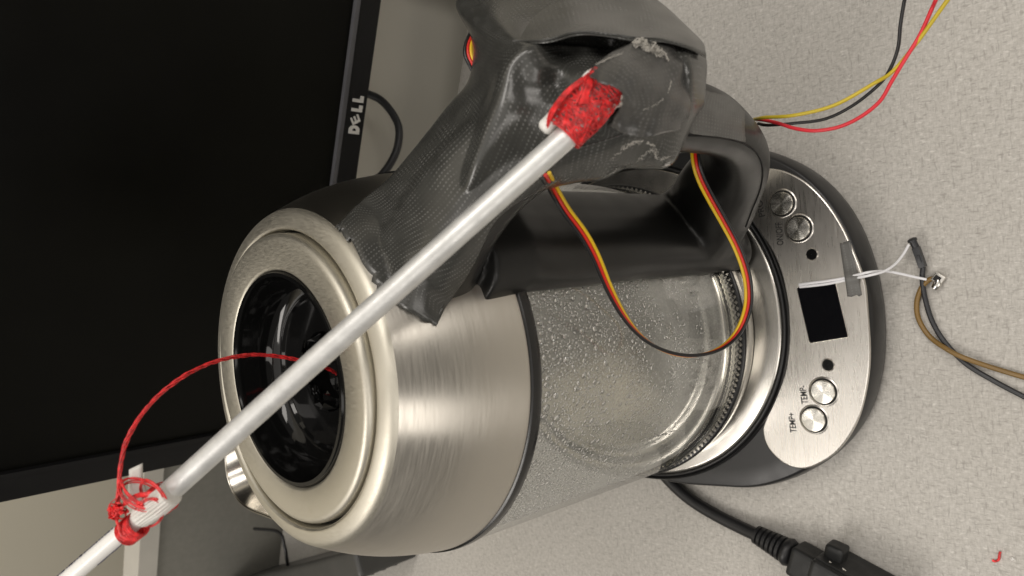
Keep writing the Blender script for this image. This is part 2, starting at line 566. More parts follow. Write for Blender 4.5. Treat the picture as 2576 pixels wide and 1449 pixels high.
# ------------------------------------------------------------------ setting: desk, partition, wall
UD = np.array([-0.936, 0.352, 0.0]); UD /= np.linalg.norm(UD)      # the desk's back edge runs this way
ND = np.array([UD[1], -UD[0], 0.0]);  ND = ND if ND[1] > 0 else -ND  # away from the viewer
E0 = np.array([0.1753, 0.1463, 0.0])
a, b = E0 - UD*1.2, E0 + UD*1.4
c1_ = E0 + UD*0.19
poly = [a, c1_, c1_ + ND*0.159, b + ND*0.159, b - ND*1.6, a - ND*1.6]
NP_ = len(poly)
V = [tuple(p) for p in poly] + [tuple(p - np.array([0, 0, 0.028])) for p in poly]
desk = mesh('desk', V, [tuple(range(NP_)), tuple(range(NP_, 2*NP_))] + [(k, (k+1) % NP_, NP_ + (k+1) % NP_, NP_ + k) for k in range(NP_)], DESK, None, False)
tag(desk, kind='structure')
bm = bmesh.new(); bm.from_mesh(desk.data)
bmesh.ops.bevel(bm, geom=[e for e in bm.edges if all(v.co.z > -0.001 for v in e.verts)], offset=0.003, segments=3, affect='EDGES')
bm.to_mesh(desk.data); bm.free()

def wall_box(name, c0, length, z0, z1, thick, mat, parent=None):
    A, B = c0 - UD*length*0.45, c0 + UD*length*0.55
    P = [A, B, B + ND*thick, A + ND*thick]
    V = [(p[0], p[1], z0) for p in P] + [(p[0], p[1], z1) for p in P]
    return mesh(name, V, [(0, 1, 2, 3), (4, 5, 6, 7), (0, 1, 5, 4), (1, 2, 6, 5), (2, 3, 7, 6), (3, 0, 4, 7)], mat, parent, False)
PO = E0 + ND*0.16
def at_plane(px, py, P, N):
    d = ray(px, py)
    return CAM + d*(((P - CAM) @ N)/(d @ N))
zt = at_plane(400, 1330, PO, ND)[2]
zt2 = at_plane(352, 1330, PO, ND)[2]
part = empty('partition_panel', tuple(PO + np.array([0, 0, -0.6])), 'grey partition panel with a pale top rail behind the desk, left of the monitor', 'partition')
def bay(name, c0, s0, s1, z0, z1, thick, mat, parent):
    A, B = c0 + UD*s0, c0 + UD*s1
    P = [A, B, B + ND*thick, A + ND*thick]
    V = [(p[0], p[1], z0) for p in P] + [(p[0], p[1], z1) for p in P]
    return mesh(name, V, [(0, 1, 2, 3), (4, 5, 6, 7), (0, 1, 5, 4), (1, 2, 6, 5), (2, 3, 7, 6), (3, 0, 4, 7)], mat, parent, False)
bay('panel_face', PO*0, 0.19, 1.2, 0.0, zt + 0.6, 0.03, PANELM, part)
bay('top_rail', -ND*0.002, 0.19, 1.2, zt + 0.6, zt2 + 0.6, 0.034, TRIMM, part)
brd = bay('beige_board', E0 + ND*0.05, -0.9, 0.17, -0.6, 0.9, 0.02, BOARDM, None)
tag(brd, 'pale beige board standing behind the desk edge, right of the monitor cable', 'board')
wl = wall_box('wall', PO + ND*0.45, 7.0, -0.7, 2.6, 0.05, WALLM)
tag(wl, 'plain beige painted wall far behind the partition', 'wall')
fl = mesh('floor', [(-4, -4, -0.72), (4, -4, -0.72), (4, 4, -0.72), (-4, 4, -0.72)], [(0, 1, 2, 3)], PANELM, None, False)
tag(fl, kind='structure')

# ------------------------------------------------------------------ kettle
kettle = empty('electric_kettle', (0, 0, 0.0230), 'glass and brushed steel electric kettle with black loop handle, standing on its power base', 'kettle')
KZ = np.array([0, 0, 0.0230])
def kz(prof): return [(r, z - KZ[2]) for r, z in prof]

collar_prof = [(0.0528, 0.2190), (0.0528, 0.2266), (0.0533, 0.2277), (0.0543, 0.2280), (0.0575, 0.2272), (0.0593, 0.2262), (0.0604, 0.2248),
               (0.0618, 0.2222), (0.0640, 0.2180), (0.0668, 0.2120), (0.0693, 0.2055), (0.0713, 0.1990), (0.0730, 0.1920), (0.0741, 0.1865), (0.0748, 0.1822), (0.0742, 0.1818), (0.0715, 0.1818)]
sp = spline([np.array(p) for p in collar_prof], 3)
collar = lathe('steel_collar', kz([tuple(p) for p in sp[18:]]), STEEL, kettle, 160, deg=30)
lathe('collar_rim', kz([tuple(p) for p in sp[:19]]), LIDSTEEL, kettle, 160, deg=60)
gap = lathe('lid_gap', kz([(0.0530, 0.2215), (0.0500, 0.2215)]), GROOVE, kettle, 96)
# lid: slightly tipped, as in the photo
lid_tilt = Matrix.Rotation(-0.031, 4, 'Y') @ Matrix.Rotation(-0.0086, 4, 'X')
LT = np.array([0, 0, 0.2298]) - KZ
lid = lathe('lid_ring', [(0.0515, -0.0075), (0.0516, -0.0022), (0.0512, -0.0010), (0.0502, -0.0002), (0.0490, 0.0), (0.0398, 0.0), (0.0389, -0.0004), (0.0385, -0.0012), (0.0384, -0.004)], LIDSTEEL, kettle, 160, deg=50, loc=tuple(LT))
lid.rotation_euler = lid_tilt.to_euler()
rimw = lathe('window_rim', [(0.0383, -0.0045), (0.0384, -0.0006), (0.0378, 0.0004), (0.0366, 0.0004), (0.0361, -0.0006), (0.0360, -0.005)], GLOSSBLACK, kettle, 128, deg=50, loc=tuple(LT))
rimw.rotation_euler = lid_tilt.to_euler()
CUPM = plain('cup_black', (0.004, 0.004, 0.004), 0.07, 0, 0.2, 40, 0.45)
cup = lathe('lid_cup', [(0.0361, -0.002), (0.0354, -0.008), (0.0345, -0.0125), (0.0330, -0.0150), (0.0300, -0.0158), (0.0293, -0.0150), (0.0285, -0.0150), (0.0278, -0.0160), (0.0200, -0.0165), (0.0150, -0.0170), (0.0142, -0.0185), (0.0135, -0.026), (0.008, -0.027), (0.0001, -0.027)],
            CUPM, kettle, 128, deg=50, loc=tuple(LT))
cup.rotation_euler = lid_tilt.to_euler()
# broken plastic round the hole that the cord goes through
Vs, Fs = [], []
for k in range(46):
    a0 = random.uniform(0, 2*math.pi); rr = random.uniform(0.009, 0.0165)
    c = np.array([rr*math.cos(a0), rr*math.sin(a0), random.uniform(-0.0185, -0.0155)])
    e1 = np.array([-math.sin(a0), math.cos(a0), random.uniform(-.3, .3)])*random.uniform(0.0015, 0.004)
    e2 = np.array([-math.cos(a0), -math.sin(a0), random.uniform(-.6, .9)])*random.uniform(0.001, 0.003)
    b0 = len(Vs)
    up = np.array([0, 0, 0.0006])
    tri = [c - e1, c + e1, c + e2]
    Vs += [p for p in tri] + [p - up for p in tri]
    Fs += [(b0, b0+1, b0+2), (b0+3, b0+5, b0+4), (b0, b0+3, b0+4, b0+1), (b0+1, b0+4, b0+5, b0+2), (b0+2, b0+5, b0+3, b0)]
shard = mesh('broken_edge', Vs, Fs, CUPM, kettle, False, loc=tuple(LT))
shard['kind'] = 'stuff'

lathe('seal_ring', kz([(0.0725, 0.1817), (0.0746, 0.1817), (0.0756, 0.1812), (0.0759, 0.1797), (0.0759, 0.1775), (0.0754, 0.1768), (0.0735, 0.1768)]), SEAL, kettle, 128, deg=45)
def RG(z):                                    # outer radius of the glass
    return 0.0752 + (0.0772 - 0.0752)*(0.178 - z)/(0.178 - 0.040)
gp = [(RG(z), z) for z in np.linspace(0.1785, 0.046, 12)] + [(0.0772, 0.0435), (0.0767, 0.0412), (0.0750, 0.0402)]
jar = lathe('glass_jar', kz(gp), GLASS, kettle, 160)
gi = [(RG(z) - 0.0026, z) for z in np.linspace(0.178, 0.056, 12)] + [(0.0742, 0.0515), (0.0725, 0.0485)]
film = lathe('condensation', kz(gi), FOG, kettle, 160)
film['kind'] = 'stuff'
# thick foot of the glass and the steel element below
lathe('glass_foot', kz([(0.0764, 0.0462), (0.0766, 0.0440), (0.0760, 0.0418), (0.0745, 0.0408), (0.0725, 0.0415), (0.0718, 0.0440), (0.0730, 0.0458), (0.0755, 0.0466)]), CLEAR, kettle, 160, closed=True)
lathe('heating_plate', kz([(0.0742, 0.0415), (0.0738, 0.0462), (0.0722, 0.0476), (0.0695, 0.0476), (0.0680, 0.0455), (0.0635, 0.0450), (0.0620, 0.0462), (0.0600, 0.0464), (0.0002, 0.0468)]), POLISHED, kettle, 128, deg=50)
lathe('bottom_ring', kz([(0.0680, 0.0232), (0.0750, 0.0232), (0.0758, 0.0250), (0.0770, 0.0300), (0.0776, 0.0330), (0.0776, 0.0352), (0.0770, 0.0360), (0.0750, 0.0362)]), PLATE, kettle, 160, deg=50)
lathe('bottom_seal', kz([(0.0750, 0.0362), (0.0774, 0.0362), (0.0782, 0.0368), (0.0782, 0.0376), (0.0774, 0.0382), (0.0750, 0.0384)]), SEAL, kettle, 128, deg=60)
Vs, Fs = [], []
NB = 170
for k in range(NB):
    for (zz, rr, ph) in ((0.0396, 0.0764, 0), (0.0418, 0.0761, 0.5)):
        a0 = 2*math.pi*(k+ph)/NB
        c = np.array([rr*math.cos(a0), rr*math.sin(a0), zz]) - KZ
        er = np.array([math.cos(a0), math.sin(a0), 0]); et = np.array([-math.sin(a0), math.cos(a0), 0]); ez = np.array([0, 0, 1.0])
        b0 = len(Vs)
        Vs += [c + er*0.0011, c + et*0.0011, c + ez*0.0010, c - et*0.0011, c - ez*0.0010, c - er*0.0008]
        Fs += [(b0, b0+1, b0+2), (b0, b0+2, b0+3), (b0, b0+3, b0+4), (b0, b0+4, b0+1), (b0+5, b0+2, b0+1), (b0+5, b0+3, b0+2), (b0+5, b0+4, b0+3), (b0+5, b0+1, b0+4)]
kn = mesh('knurled_ring', Vs, Fs, POLISHED, kettle, False)
kn['kind'] = 'stuff'

# spout
for o_ in kettle.children:                       # the foot sits a touch to the left of the lid's axis
    nm = o_.name.split('.')[0]
    if nm in ('glass_jar', 'condensation'):
        for v in o_.data.vertices:
            v.co.x -= 0.002*min(1.0, max(0.0, (0.178 - (v.co.z + KZ[2]))/0.138))
    elif nm in ('glass_foot', 'heating_plate', 'bottom_ring', 'bottom_seal', 'knurled_ring'):
        for v in o_.data.vertices: v.co.x -= 0.002
lipz = 0.2205
lip = [atz(x, y, lipz) for x, y in ((590, 1060), (569, 1120), (566, 1160), (571, 1200), (584, 1236), (604, 1265), (632, 1284), (664, 1296), (720, 1318))]
lip = spline(lip, 3)
rows = [[], [], [], [], [], []]
for i, p in enumerate(lip):
    q = i/(len(lip)-1)
    a_ = math.radians(106 + 40*q)
    w = np.array([0.0655*math.cos(a_), 0.0655*math.sin(a_), 0.2055 - 0.006*math.sin(math.pi*q)])
    edge = math.sin(math.pi*q)
    m_ = (p + w)/2 - np.array([0, 0, 0.0055*edge])
    out = p.copy(); out[:2] *= 1 + 0.006
    rows[0].append(p - KZ + np.array([0, 0, -0.0004]))
    rows[1].append(p - KZ); rows[2].append(p*0.9 + w*0.1 - KZ - np.array([0, 0, 0.0012*edge])); rows[3].append(m_ - KZ); rows[4].append(w*0.85 + m_*0.15 - KZ); rows[5].append(w*0.97 - KZ)
G = grid_patch(rows, 4, 1)
spo = patch_mesh('spout', G, POLISHED, kettle, 0.0007)

# droplets on the inside of the glass
Vs, Fs = [], []
OCC = {}
def drop(az, z, s, el, R=None, lean=0.0):
    key = (int(az*RG(z)/0.003), int(z/0.003))
    for da in (-1, 0, 1):                        # beads stay apart
        for dz_ in (-1, 0, 1):
            for (a2, z2, s2) in OCC.get((key[0]+da, key[1]+dz_), ()):
                if math.hypot((a2-az)*RG(z), (z2-z)/1.35) < (s + s2)*0.95: return False
    OCC.setdefault(key, []).append((az, z, s))
    R = (RG(z) - 0.0019) if R is None else R
    er = np.array([math.cos(az), math.sin(az), 0]); et = np.array([-math.sin(az), math.cos(az), 0]); ez = np.array([0, 0, 1.0])
    c = er*R + ez*z - KZ - np.array([0.002*min(1.0, max(0.0, (0.178 - z)/0.138)), 0, 0])
    e1 = et*math.cos(lean) + ez*math.sin(lean); e2 = -et*math.sin(lean) + ez*math.cos(lean)
    n = 8
    b0 = len(Vs)
    j = [random.uniform(0.62, 1.3) for _ in range(n)]
    j = [(j[k-1] + 2*j[k] + j[(k+1) % n])/4 for k in range(n)]
    for ring, (q, hgt) in enumerate(((1.0, 0.0), (0.80, 0.20), (0.42, 0.30))):
        for k in range(n):
            th = 2*math.pi*k/n
            Vs.append(c + s*q*j[k]*(math.cos(th)*e1 + el*math.sin(th)*e2) - er*s*hgt)
    Vs.append(c - er*s*0.34)
    for ring in range(2):
        for k in range(n):
            l = (k+1) % n
            Fs.append((b0+ring*n+k, b0+ring*n+l, b0+(ring+1)*n+l, b0+(ring+1)*n+k))
    for k in range(n):
        Fs.append((b0+2*n+k, b0+2*n+(k+1) % n, b0+3*n))
    Fs.append(tuple(b0+k for k in range(n))[::-1])
def clump(az, z):
    return (math.sin(az*7.1+z*90)+math.sin(az*13.7-z*170+1.3)+math.sin(az*3.3+z*260+2.1))/3
for k in range(80):
    drop(math.radians(-200 + 130*k/80 + random.uniform(-1, 1)), 0.1742 + random.uniform(-0.0026, 0.001), random.uniform(0.0006, 0.0013), random.uniform(1.2, 2.0))
for k in range(60):
    drop(math.radians(random.uniform(-195, -72)), random.uniform(0.118, 0.172), random.uniform(0.0007, 0.0014), random.uniform(1.1, 1.9), lean=random.gauss(0, .35))
for k in range(9):                               # runs left by drops that slid down
    az = math.radians(random.uniform(-190, -76)); z0 = random.uniform(0.10, 0.165); zl = random.uniform(0.015, 0.04)
    for i in range(12):
        az += random.gauss(0, 0.006)
        drop(az, z0 - zl*i/12, random.uniform(0.0003, 0.0006), random.uniform(2.0, 3.2))
for cnt in range(26000):
    az = math.radians(random.uniform(-205, -66)) if random.random() < 0.88 else random.uniform(-math.pi, math.pi)
    z = 0.066 + 0.110*random.random()**0.65
    c = clump(az, z)
    hz = (z-0.06)/0.115
    if 0.8*c + 0.85*hz + random.uniform(-0.5, 0.5) < 0.25: continue
    big = random.random()
    s = 0.00024 + 0.0002*random.random() if big < 0.80 else 0.00044 + 0.00034*random.random()
    s *= 0.8 + 0.45*hz
    drop(az, z, s, random.uniform(1.1, 1.9), lean=random.gauss(0, 0.35))
drp = mesh('water_droplets', Vs, Fs, WATER, kettle)
drp['kind'] = 'stuff'

# handle: a swept loop in the vertical plane at azimuth AZ
AZ = -55.0
hp = [(0.052, 0.2000, 0.019, 0.015), (0.068, 0.2040, 0.0175, 0.0135), (0.088, 0.2070, 0.0155, 0.0118), (0.108, 0.2050, 0.0145, 0.0105), (0.1245, 0.1925, 0.0140, 0.0098),
      (0.1345, 0.1690, 0.0138, 0.0094), (0.1385, 0.1400, 0.0138, 0.0092), (0.1375, 0.1130, 0.0138, 0.0092), (0.1305, 0.0925, 0.0140, 0.0105),
      (0.1190, 0.0775, 0.0148, 0.0130), (0.1060, 0.0690, 0.0165, 0.0160), (0.0940, 0.0605, 0.0180, 0.0170), (0.0810, 0.0575, 0.0195, 0.0235), (0.0700, 0.0580, 0.0200, 0.0290)]
hs = spline([np.array(p) for p in hp], 8)
V, F = [], []
NS = 28
for i, p in enumerate(hs):
    t = hs[min(i+1, len(hs)-1)][:2] - hs[max(i-1, 0)][:2]; t /= np.linalg.norm(t)
    nrm = np.array([t[1], -t[0]])
    nrm = nrm if True else -nrm
    for k in range(NS):
        th = 2*math.pi*k/NS
        ct, st = math.cos(th), math.sin(th)
        e = 2/2.8
        x = p[2]*abs(ct)**e*(1 if ct > 0 else -1)
        y = p[3]*abs(st)**e*(1 if st > 0 else -1)
        q = p[:2] + nrm*y
        V.append(pol(q[0], x, q[1], AZ) - KZ)
for i in range(len(hs)-1):
    for k in range(NS):
        l = (k+1) % NS
        F.append((i*NS+k, i*NS+l, (i+1)*NS+l, (i+1)*NS+k))
F.append(tuple(range(NS))); F.append(tuple((len(hs)-1)*NS + k for k in range(NS)))
HV, HF = V, F
handle = None
# seam between the outer grip shell and the inner half
def seam_path(side):
    out = []
    for i, p in enumerate(hs[28:86]):
        i += 28
        t = hs[min(i+1, len(hs)-1)][:2] - hs[max(i-1, 0)][:2]; t /= np.linalg.norm(t)
        nrm = np.array([t[1], -t[0]])
        sgn = 1 if nrm[0] > 0 else 1
        ang = math.asin(0.18)
        y = 0.30*p[3]
        st = (0.30)**(2.8/2); ct = math.sqrt(1-st*st)
        x = side*p[2]*ct**(2/2.8)*1.0005
        q = p[:2] - nrm*y*(1)
        out.append(pol(q[0], x, q[1], AZ))
    return out
def seam_fix(path_sign):
    return path_sign
sm = tubes('seam', [(seam_path(-1), 0.00035), (seam_path(1), 0.00035)], GROOVE, kettle, 6)
# mount strip that carries the handle down the glass
V, F = [], []
NM = 24
zs = [(0.0238, .62), (0.0248, .84), (0.0275, .95), (0.033, 1.0), (0.039, 1.0)] + [(z, 1.0) for z in np.linspace(0.046, 0.178, 14)] + [(0.186, 0.98), (0.194, 0.94)]
for z, sc_ in zs:
    R0 = RG(min(z, 0.178)) if z < 0.18 else 0.0745 - (z-0.18)*0.35
    R0 = max(R0, 0.0775) if z < 0.04 else R0
    wv = 0.0212*(0.9 + 0.1*sc_)
    hh = 0.0115*sc_ + (0.0035*((z-0.15)/0.04)**2 if z > 0.15 else 0)
    for k in range(NM+1):
        th = math.pi*k/NM
        ct, st = math.cos(th), math.sin(th)
        off = wv*abs(ct)**0.55*(1 if ct > 0 else -1)*(0.93 + 0.07*(1-st))
        rho = math.sqrt(R0*R0 - off*off) - 0.0006 + (hh + 0.0006)*(st**0.5)
        V.append(pol(rho, off, z, AZ) - KZ)
m1 = NM + 1
for i in range(len(zs)-1):
    for k in range(NM):
        F.append((i*m1+k, i*m1+k+1, (i+1)*m1+k+1, (i+1)*m1+k))
for i in range(len(zs)-1):
    F.append((i*m1+NM, i*m1, (i+1)*m1, (i+1)*m1+NM))
F.append(tuple(range(m1))); F.append(tuple((len(zs)-1)*m1 + k for k in range(m1)))
# grip and mount are one moulding: fuse the two volumes and round the joins
tmp = mesh('handle', HV, HF, HANDLEP, kettle)
tmp2 = mesh('handle_mount', V, F, HANDLEP, kettle)
bmj = bmesh.new(); bmj.from_mesh(tmp.data); bmj.from_mesh(tmp2.data)
bpy.data.objects.remove(tmp2); bmj.to_mesh(tmp.data); bmj.free()
md = tmp.modifiers.new('fuse', 'REMESH'); md.mode = 'VOXEL'; md.voxel_size = 0.0009; md.use_smooth_shade = True
m2_ = tmp.modifiers.new('soften', 'SMOOTH'); m2_.iterations = 9; m2_.factor = 0.5
dg = bpy.context.evaluated_depsgraph_get()
hme = bpy.data.meshes.new_from_object(tmp.evaluated_get(dg))
bpy.data.objects.remove(tmp)
hme.name = 'handle'
hme.materials.clear()
handle = link('handle', hme, HANDLEP, kettle)
sm.parent = handle

# ------------------------------------------------------------------ power base
base = empty('heating_dock', (0, 0, 0), 'black kettle power base with a steel control panel and four round buttons', 'kettle dock')
A0 = -87.3
tab = [(0, .1287), (10, .1287), (16, .1285), (22, .1276), (28, .1254), (32, .1236), (36, .1208), (41, .1172), (45, .1140), (54, .1066), (62, .0985), (69, .0938), (84, .0870), (100, .0856), (120, .0850), (150, .0846), (180, .0846)]
ta, tr_ = np.array([t[0] for t in tab], float), np.array([t[1] for t in tab])
def rbase(phi): return float(np.interp(abs(phi), ta, tr_))
NB = 180
phis = [-180 + 360*k/NB for k in range(NB)]
rb = np.array([rbase(p) for p in phis])
for _ in range(3): rb = (np.roll(rb, 1) + rb*2 + np.roll(rb, -1))/4
def bxy(phi, r): 
    a_ = math.radians(A0 + phi); return (r*math.cos(a_), r*math.sin(a_))
V, F = [], []
levels = [(-.004, 0.0012), (-.0012, 0.0016), (0.0, 0.0032), (0.0005, 0.008), (0.0004, 0.0130), (-.0002, 0.0165), (-.0008, 0.0186), (-.0016, 0.0200), (-.0024, 0.0203), (-0.012, 0.0203)]
for off, z in levels:
    for p, r in zip(phis, rb):
        x, y = bxy(p, r+off); V.append((x, y, z))
for i in range(len(levels)-1):
    for k in range(NB):
        l = (k+1) % NB
        F.append((i*NB+k, i*NB+l, (i+1)*NB+l, (i+1)*NB+k))
F.append(tuple(range(NB))); F.append(tuple((len(levels)-1)*NB + k for k in range(NB)))
body = mesh('base_body', V, F, BASEP, base)
sharpen(body, 60)
# steel panel
PZ = 0.0213
meas = [(0, .1283), (5.7, .1287), (13.1, .1275), (18.2, .1267), (22.9, .1254), (27.5, .1234), (31.5, .1204), (34.5, .1172), (37.5, .1125), (39.2, .1075), (39.0, .1020), (37.5, .0972), (34.5, .0937), (30, .0921), (25, .0925), (19, .0936), (12, .0940), (3.4, .0935), (-3, .0930), (-9.3, .0928), (-17.9, .0924), (-26.9, .0911), (-33.4, .0910), (-37.4, .0926), (-40.4, .0989), (-40.9, .1080), (-39.3, .1154), (-36.1, .1205), (-30.9, .1253), (-24.8, .1280), (-18.5, .1288), (-10.2, .1287)]
outl = []
for p, r in meas:                                # traced at one height, laid out at the plate's own height
    x, y = bxy(p, r)
    u_, v_, _ = proj(np.array([x, y, 0.024]))
    outl.append(atz(u_, v_, PZ)[:2])
outl = [tuple(p) for p in spline(outl, 6, True)]
def slab(name, outline, z0, z1, bev, mat, parent):
    c = np.mean(np.array(outline), 0)
    n = len(outline)
    pts = np.array(outline)
    tng = np.roll(pts, -1, 0) - np.roll(pts, 1, 0)
    nr = np.stack([tng[:, 1], -tng[:, 0]], 1); nr /= np.linalg.norm(nr, axis=1)[:, None] + 1e-12
    area2 = np.sum(pts[:, 0]*np.roll(pts[:, 1], -1) - np.roll(pts[:, 0], -1)*pts[:, 1])
    if area2 < 0: nr = -nr
    V, F = [], []
    for off, z in ((0, z0), (0, z1 - bev), (-bev*0.4, z1 - bev*0.3), (-bev, z1)):
        for p, q in zip(pts, nr):
            V.append((p[0]+q[0]*off, p[1]+q[1]*off, z))
    for i in range(3):
        for k in range(n):
            l = (k+1) % n
            F.append((i*n+k, i*n+l, (i+1)*n+l, (i+1)*n+k))
    F.append(tuple(range(n))); F.append(tuple(3*n + k for k in range(n)))
    o = mesh(name, V, F, mat, parent)
    return sharpen(o, 25)
panel = slab('control_panel', outl, 0.0196, PZ, 0.0006, PANELSTEEL, base)
lathe('groove_ring', [(0.0831, 0.0198), (0.0835, 0.0217), (0.0841, 0.0222), (0.0848, 0.0217), (0.0852, 0.0206), (0.0857, 0.0217), (0.0862, 0.0220), (0.0866, 0.0214), (0.0868, 0.0198)], BASEP, base, 160, deg=80, loc=(0.0015, -0.0055, 0))
lathe('rest_plate', [(0.0834, 0.0198), (0.0832, 0.0217), (0.0826, 0.0224), (0.0816, 0.0226), (0.0550, 0.0226)], PLATE, base, 160, deg=50, loc=(0.0015, -0.0055, 0))
# buttons
for (px, py, rz) in ((1968, 512, 0.3), (2010, 575, 0.0), (2072, 985, 0.9), (2048, 1055, 1.0)):
    c = atz(px, py, PZ)
    bz = lathe('button', [(0.0053, -0.0002), (0.0054, 0.0011), (0.0052, 0.0015), (0.0047, 0.0016), (0.0001, 0.0013)], BUTTONSTEEL, base, 48, deg=45, loc=(c[0], c[1], PZ))
    bz.rotation_euler = (0, 0, rz)
    o1 = lathe('button_gap', [(0.0053, 0.0001), (0.0061, 0.0001)], GROOVE, bz, 48)
    o2 = lathe('button_bezel', [(0.0061, 0.0001), (0.0063, 0.00035), (0.0067, 0.00025), (0.0069, 0.00005)], PANELSTEEL, bz, 48)
for (px, py) in ((2042, 640), (2083, 918)):
    c = atz(px, py, PZ)
    ho = lathe('hole_shade_disc', [(0.0026, 0.00035), (0.0001, 0.00035)], GLOSSBLACK, base, 32, loc=(c[0], c[1], PZ))  # flat disc on the panel, its black colour stands for the hole's shade
    lathe('hole_rim', [(0.0025, 0.00035), (0.0027, 0.0006), (0.0030, 0.00025), (0.0031, -0.0001)], PANELSTEEL, ho, 32)
# display
cs = [atz(*p, PZ) for p in ((2004, 715), (2100, 713), (2135, 851), (2036, 859))]
cx = np.mean(cs, 0)
ex = (cs[0]+cs[1]-cs[2]-cs[3]); ex[2] = 0; wl_ = np.linalg.norm(ex)/2; ex /= np.linalg.norm(ex)
ey = np.array([-ex[1], ex[0], 0]); hl_ = (np.linalg.norm(cs[0]-cs[1]) + np.linalg.norm(cs[2]-cs[3]))/2
def rrect(w, h, r, n=5):
    out = []
    for (sx, sy, a0) in ((1, 1, 0), (-1, 1, 90), (-1, -1, 180), (1, -1, 270)):
        for k in range(n+1):
            t = math.radians(a0 + 90*k/n)
            out.append((sx*(w/2-r) + r*math.cos(t), sy*(h/2-r) + r*math.sin(t)))
    return out
rr = [tuple((cx + ex*x + ey*y)[:2]) for x, y in rrect(wl_, hl_, 0.0008)]
disp = slab('display_window', rr, PZ - 0.0003, PZ + 0.0002, 0.0001, DISPLAY, base)
ri = [tuple((cx + ex*x + ey*y)[:2]) for x, y in rrect(wl_ + 0.0008, hl_ + 0.0008, 0.0012)]
V = [(x, y, PZ + 0.0002) for x, y in rr] + [(x, y, PZ + 0.00045) for x, y in [tuple((cx + ex*x + ey*y)[:2]) for x, y in rrect(wl_ + 0.0003, hl_ + 0.0003, 0.0009)]] + [(x, y, PZ + 0.00003) for x, y in ri]
n = len(rr)
F = [(j*n+k, j*n+(k+1) % n, (j+1)*n+(k+1) % n, (j+1)*n+k) for j in range(2) for k in range(n)]
mesh('display_rim', V, F, POLISHED, disp)
# lettering beside the buttons
def panel_text(s, px, py, px2, py2, size):
    p0, p1 = atz(px, py, PZ + 0.0001), atz(px2, py2, PZ + 0.0001)
    d = p1 - p0
    text_mesh('panel_lettering', s, size, PRINT, base, frame((p0+p1)/2, d, np.array([0, 1.0, 0])), 0.00003, np.linalg.norm(d), bold=0.00006)
panel_text('PROG', 1918, 545, 1907, 488, 0.0044)
panel_text('ON/OFF', 1964, 617, 1959, 560, 0.0044)
panel_text('TEMP-', 2026, 1016, 2019, 970, 0.0044)
panel_text('TEMP+', 1997, 1088, 1991, 1038, 0.0044)

# ------------------------------------------------------------------ monitor
zb_ = 0.10
m0, m1_ = atz(960, 0, zb_), atz(806, 1097, zb_)
mu = m1_ - m0; mu[2] = 0; mu /= np.linalg.norm(mu)            # towards the left end of the bottom edge
mn = np.array([mu[1], -mu[0], 0]); mn = mn if mn[1] > 0 else -mn   # away from the viewer
best = None
for tl in np.linspace(-0.35, 0.5, 200):
    up = np.array([0, 0, math.cos(tl)]) + mn*math.sin(tl)
    x, y, _ = proj(m1_ + up*0.30)
    x2, y2, _ = proj(m1_ + up*0.12)
    yy = y2 + (0 - x2)*(y - y2)/(x - x2)
    if best is None or abs(yy - 1265) < best[0]: best = (abs(yy-1265), tl)
tl = best[1]
mup = np.array([0, 0, math.cos(tl)]) + mn*math.sin(tl)
mf = np.cross(mup, mu); mf = mf if mf @ (CAM - m1_) > 0 else -mf   # towards the viewer
mon = empty('computer_monitor', tuple(m1_), 'black widescreen monitor with a silver maker badge, switched off behind the kettle', 'monitor')
MW, MH, BZ = 0.52, 0.33, 0.0150
def mp(u, v, d=0.0): return -mu*u + mup*v + mf*d
def mbox(name, u0, u1, v0, v1, d0, d1, mat, parent, bev=0.001):
    c = mp((u0+u1)/2, (v0+v1)/2, (d0+d1)/2)
    Mx = np.stack([-mu, mup, mf], 1)
    Mm = Matrix([[*Mx[i], c[i]] for i in range(3)] + [[0, 0, 0, 1]])
    return bevel_box(name, (abs(u1-u0), abs(v1-v0), abs(d1-d0)), mat, parent, bev, Mm)
mbox('back_shell', 0.002, MW-0.002, 0.002, MH-0.002, -0.040, -0.004, BEZEL, mon, 0.006)
mbox('screen', BZ-0.001, MW-BZ+0.001, BZ-0.001, MH-BZ+0.001, -0.004, -0.0025, SCREEN, mon, 0)
bzl = mbox('bezel', 0, MW, 0, BZ, -0.004, 0.0, BEZEL, mon, 0.0012)
mbox('bezel', 0, MW, MH-BZ, MH, -0.004, 0.0, BEZEL, mon, 0.0012)
mbox('bezel', 0, BZ, BZ, MH-BZ, -0.004, -0.0001, BEZEL, mon, 0.0012)
mbox('bezel', MW-BZ, MW, BZ, MH-BZ, -0.004, -0.0001, BEZEL, mon, 0.0012)
mbox('bezel_lip', BZ, MW-BZ, BZ-0.0016, BZ+0.0012, -0.003, 0.0006, BEZELEDGE, mon, 0.0004)
mbox('bezel_lip', BZ-0.0016, BZ+0.0012, BZ, MH-BZ, -0.003, 0.0006, BEZEL, mon, 0.0004)
# maker badge on the lower bezel
def mon_uv(px, py):
    P = at_plane(px, py, m1_, mf); d = P - m1_
    return -(d @ mu), d @ mup
u0, v0 = mon_uv(889, 338); u1, v1 = mon_uv(904, 240)
Mx = np.stack([-mu, mup, mf], 1)
def badge(s, u, v, w, size, rot=0, heavy=1.0):
    c = mp(u, v, 0.0003)
    Mm = Matrix([[*Mx[i], c[i]] for i in range(3)] + [[0, 0, 0, 1]]) @ Matrix.Rotation(rot, 4, 'Z')
    text_mesh('badge_letter', s, size, SILVER, mon, Mm, 0.0003, w, bold=heavy*0.0009*size/0.01)
bw = u1 - u0; vm = (v0+v1)/2; ch = bw*0.36
badge('D', u0 + bw*0.12, vm, bw*0.22, ch)
badge('E', u0 + bw*0.38, vm, bw*0.20, ch*0.92, 0.55, 0.25)
badge('L', u0 + bw*0.66, vm, bw*0.17, ch)
badge('L', u0 + bw*0.90, vm, bw*0.17, ch)
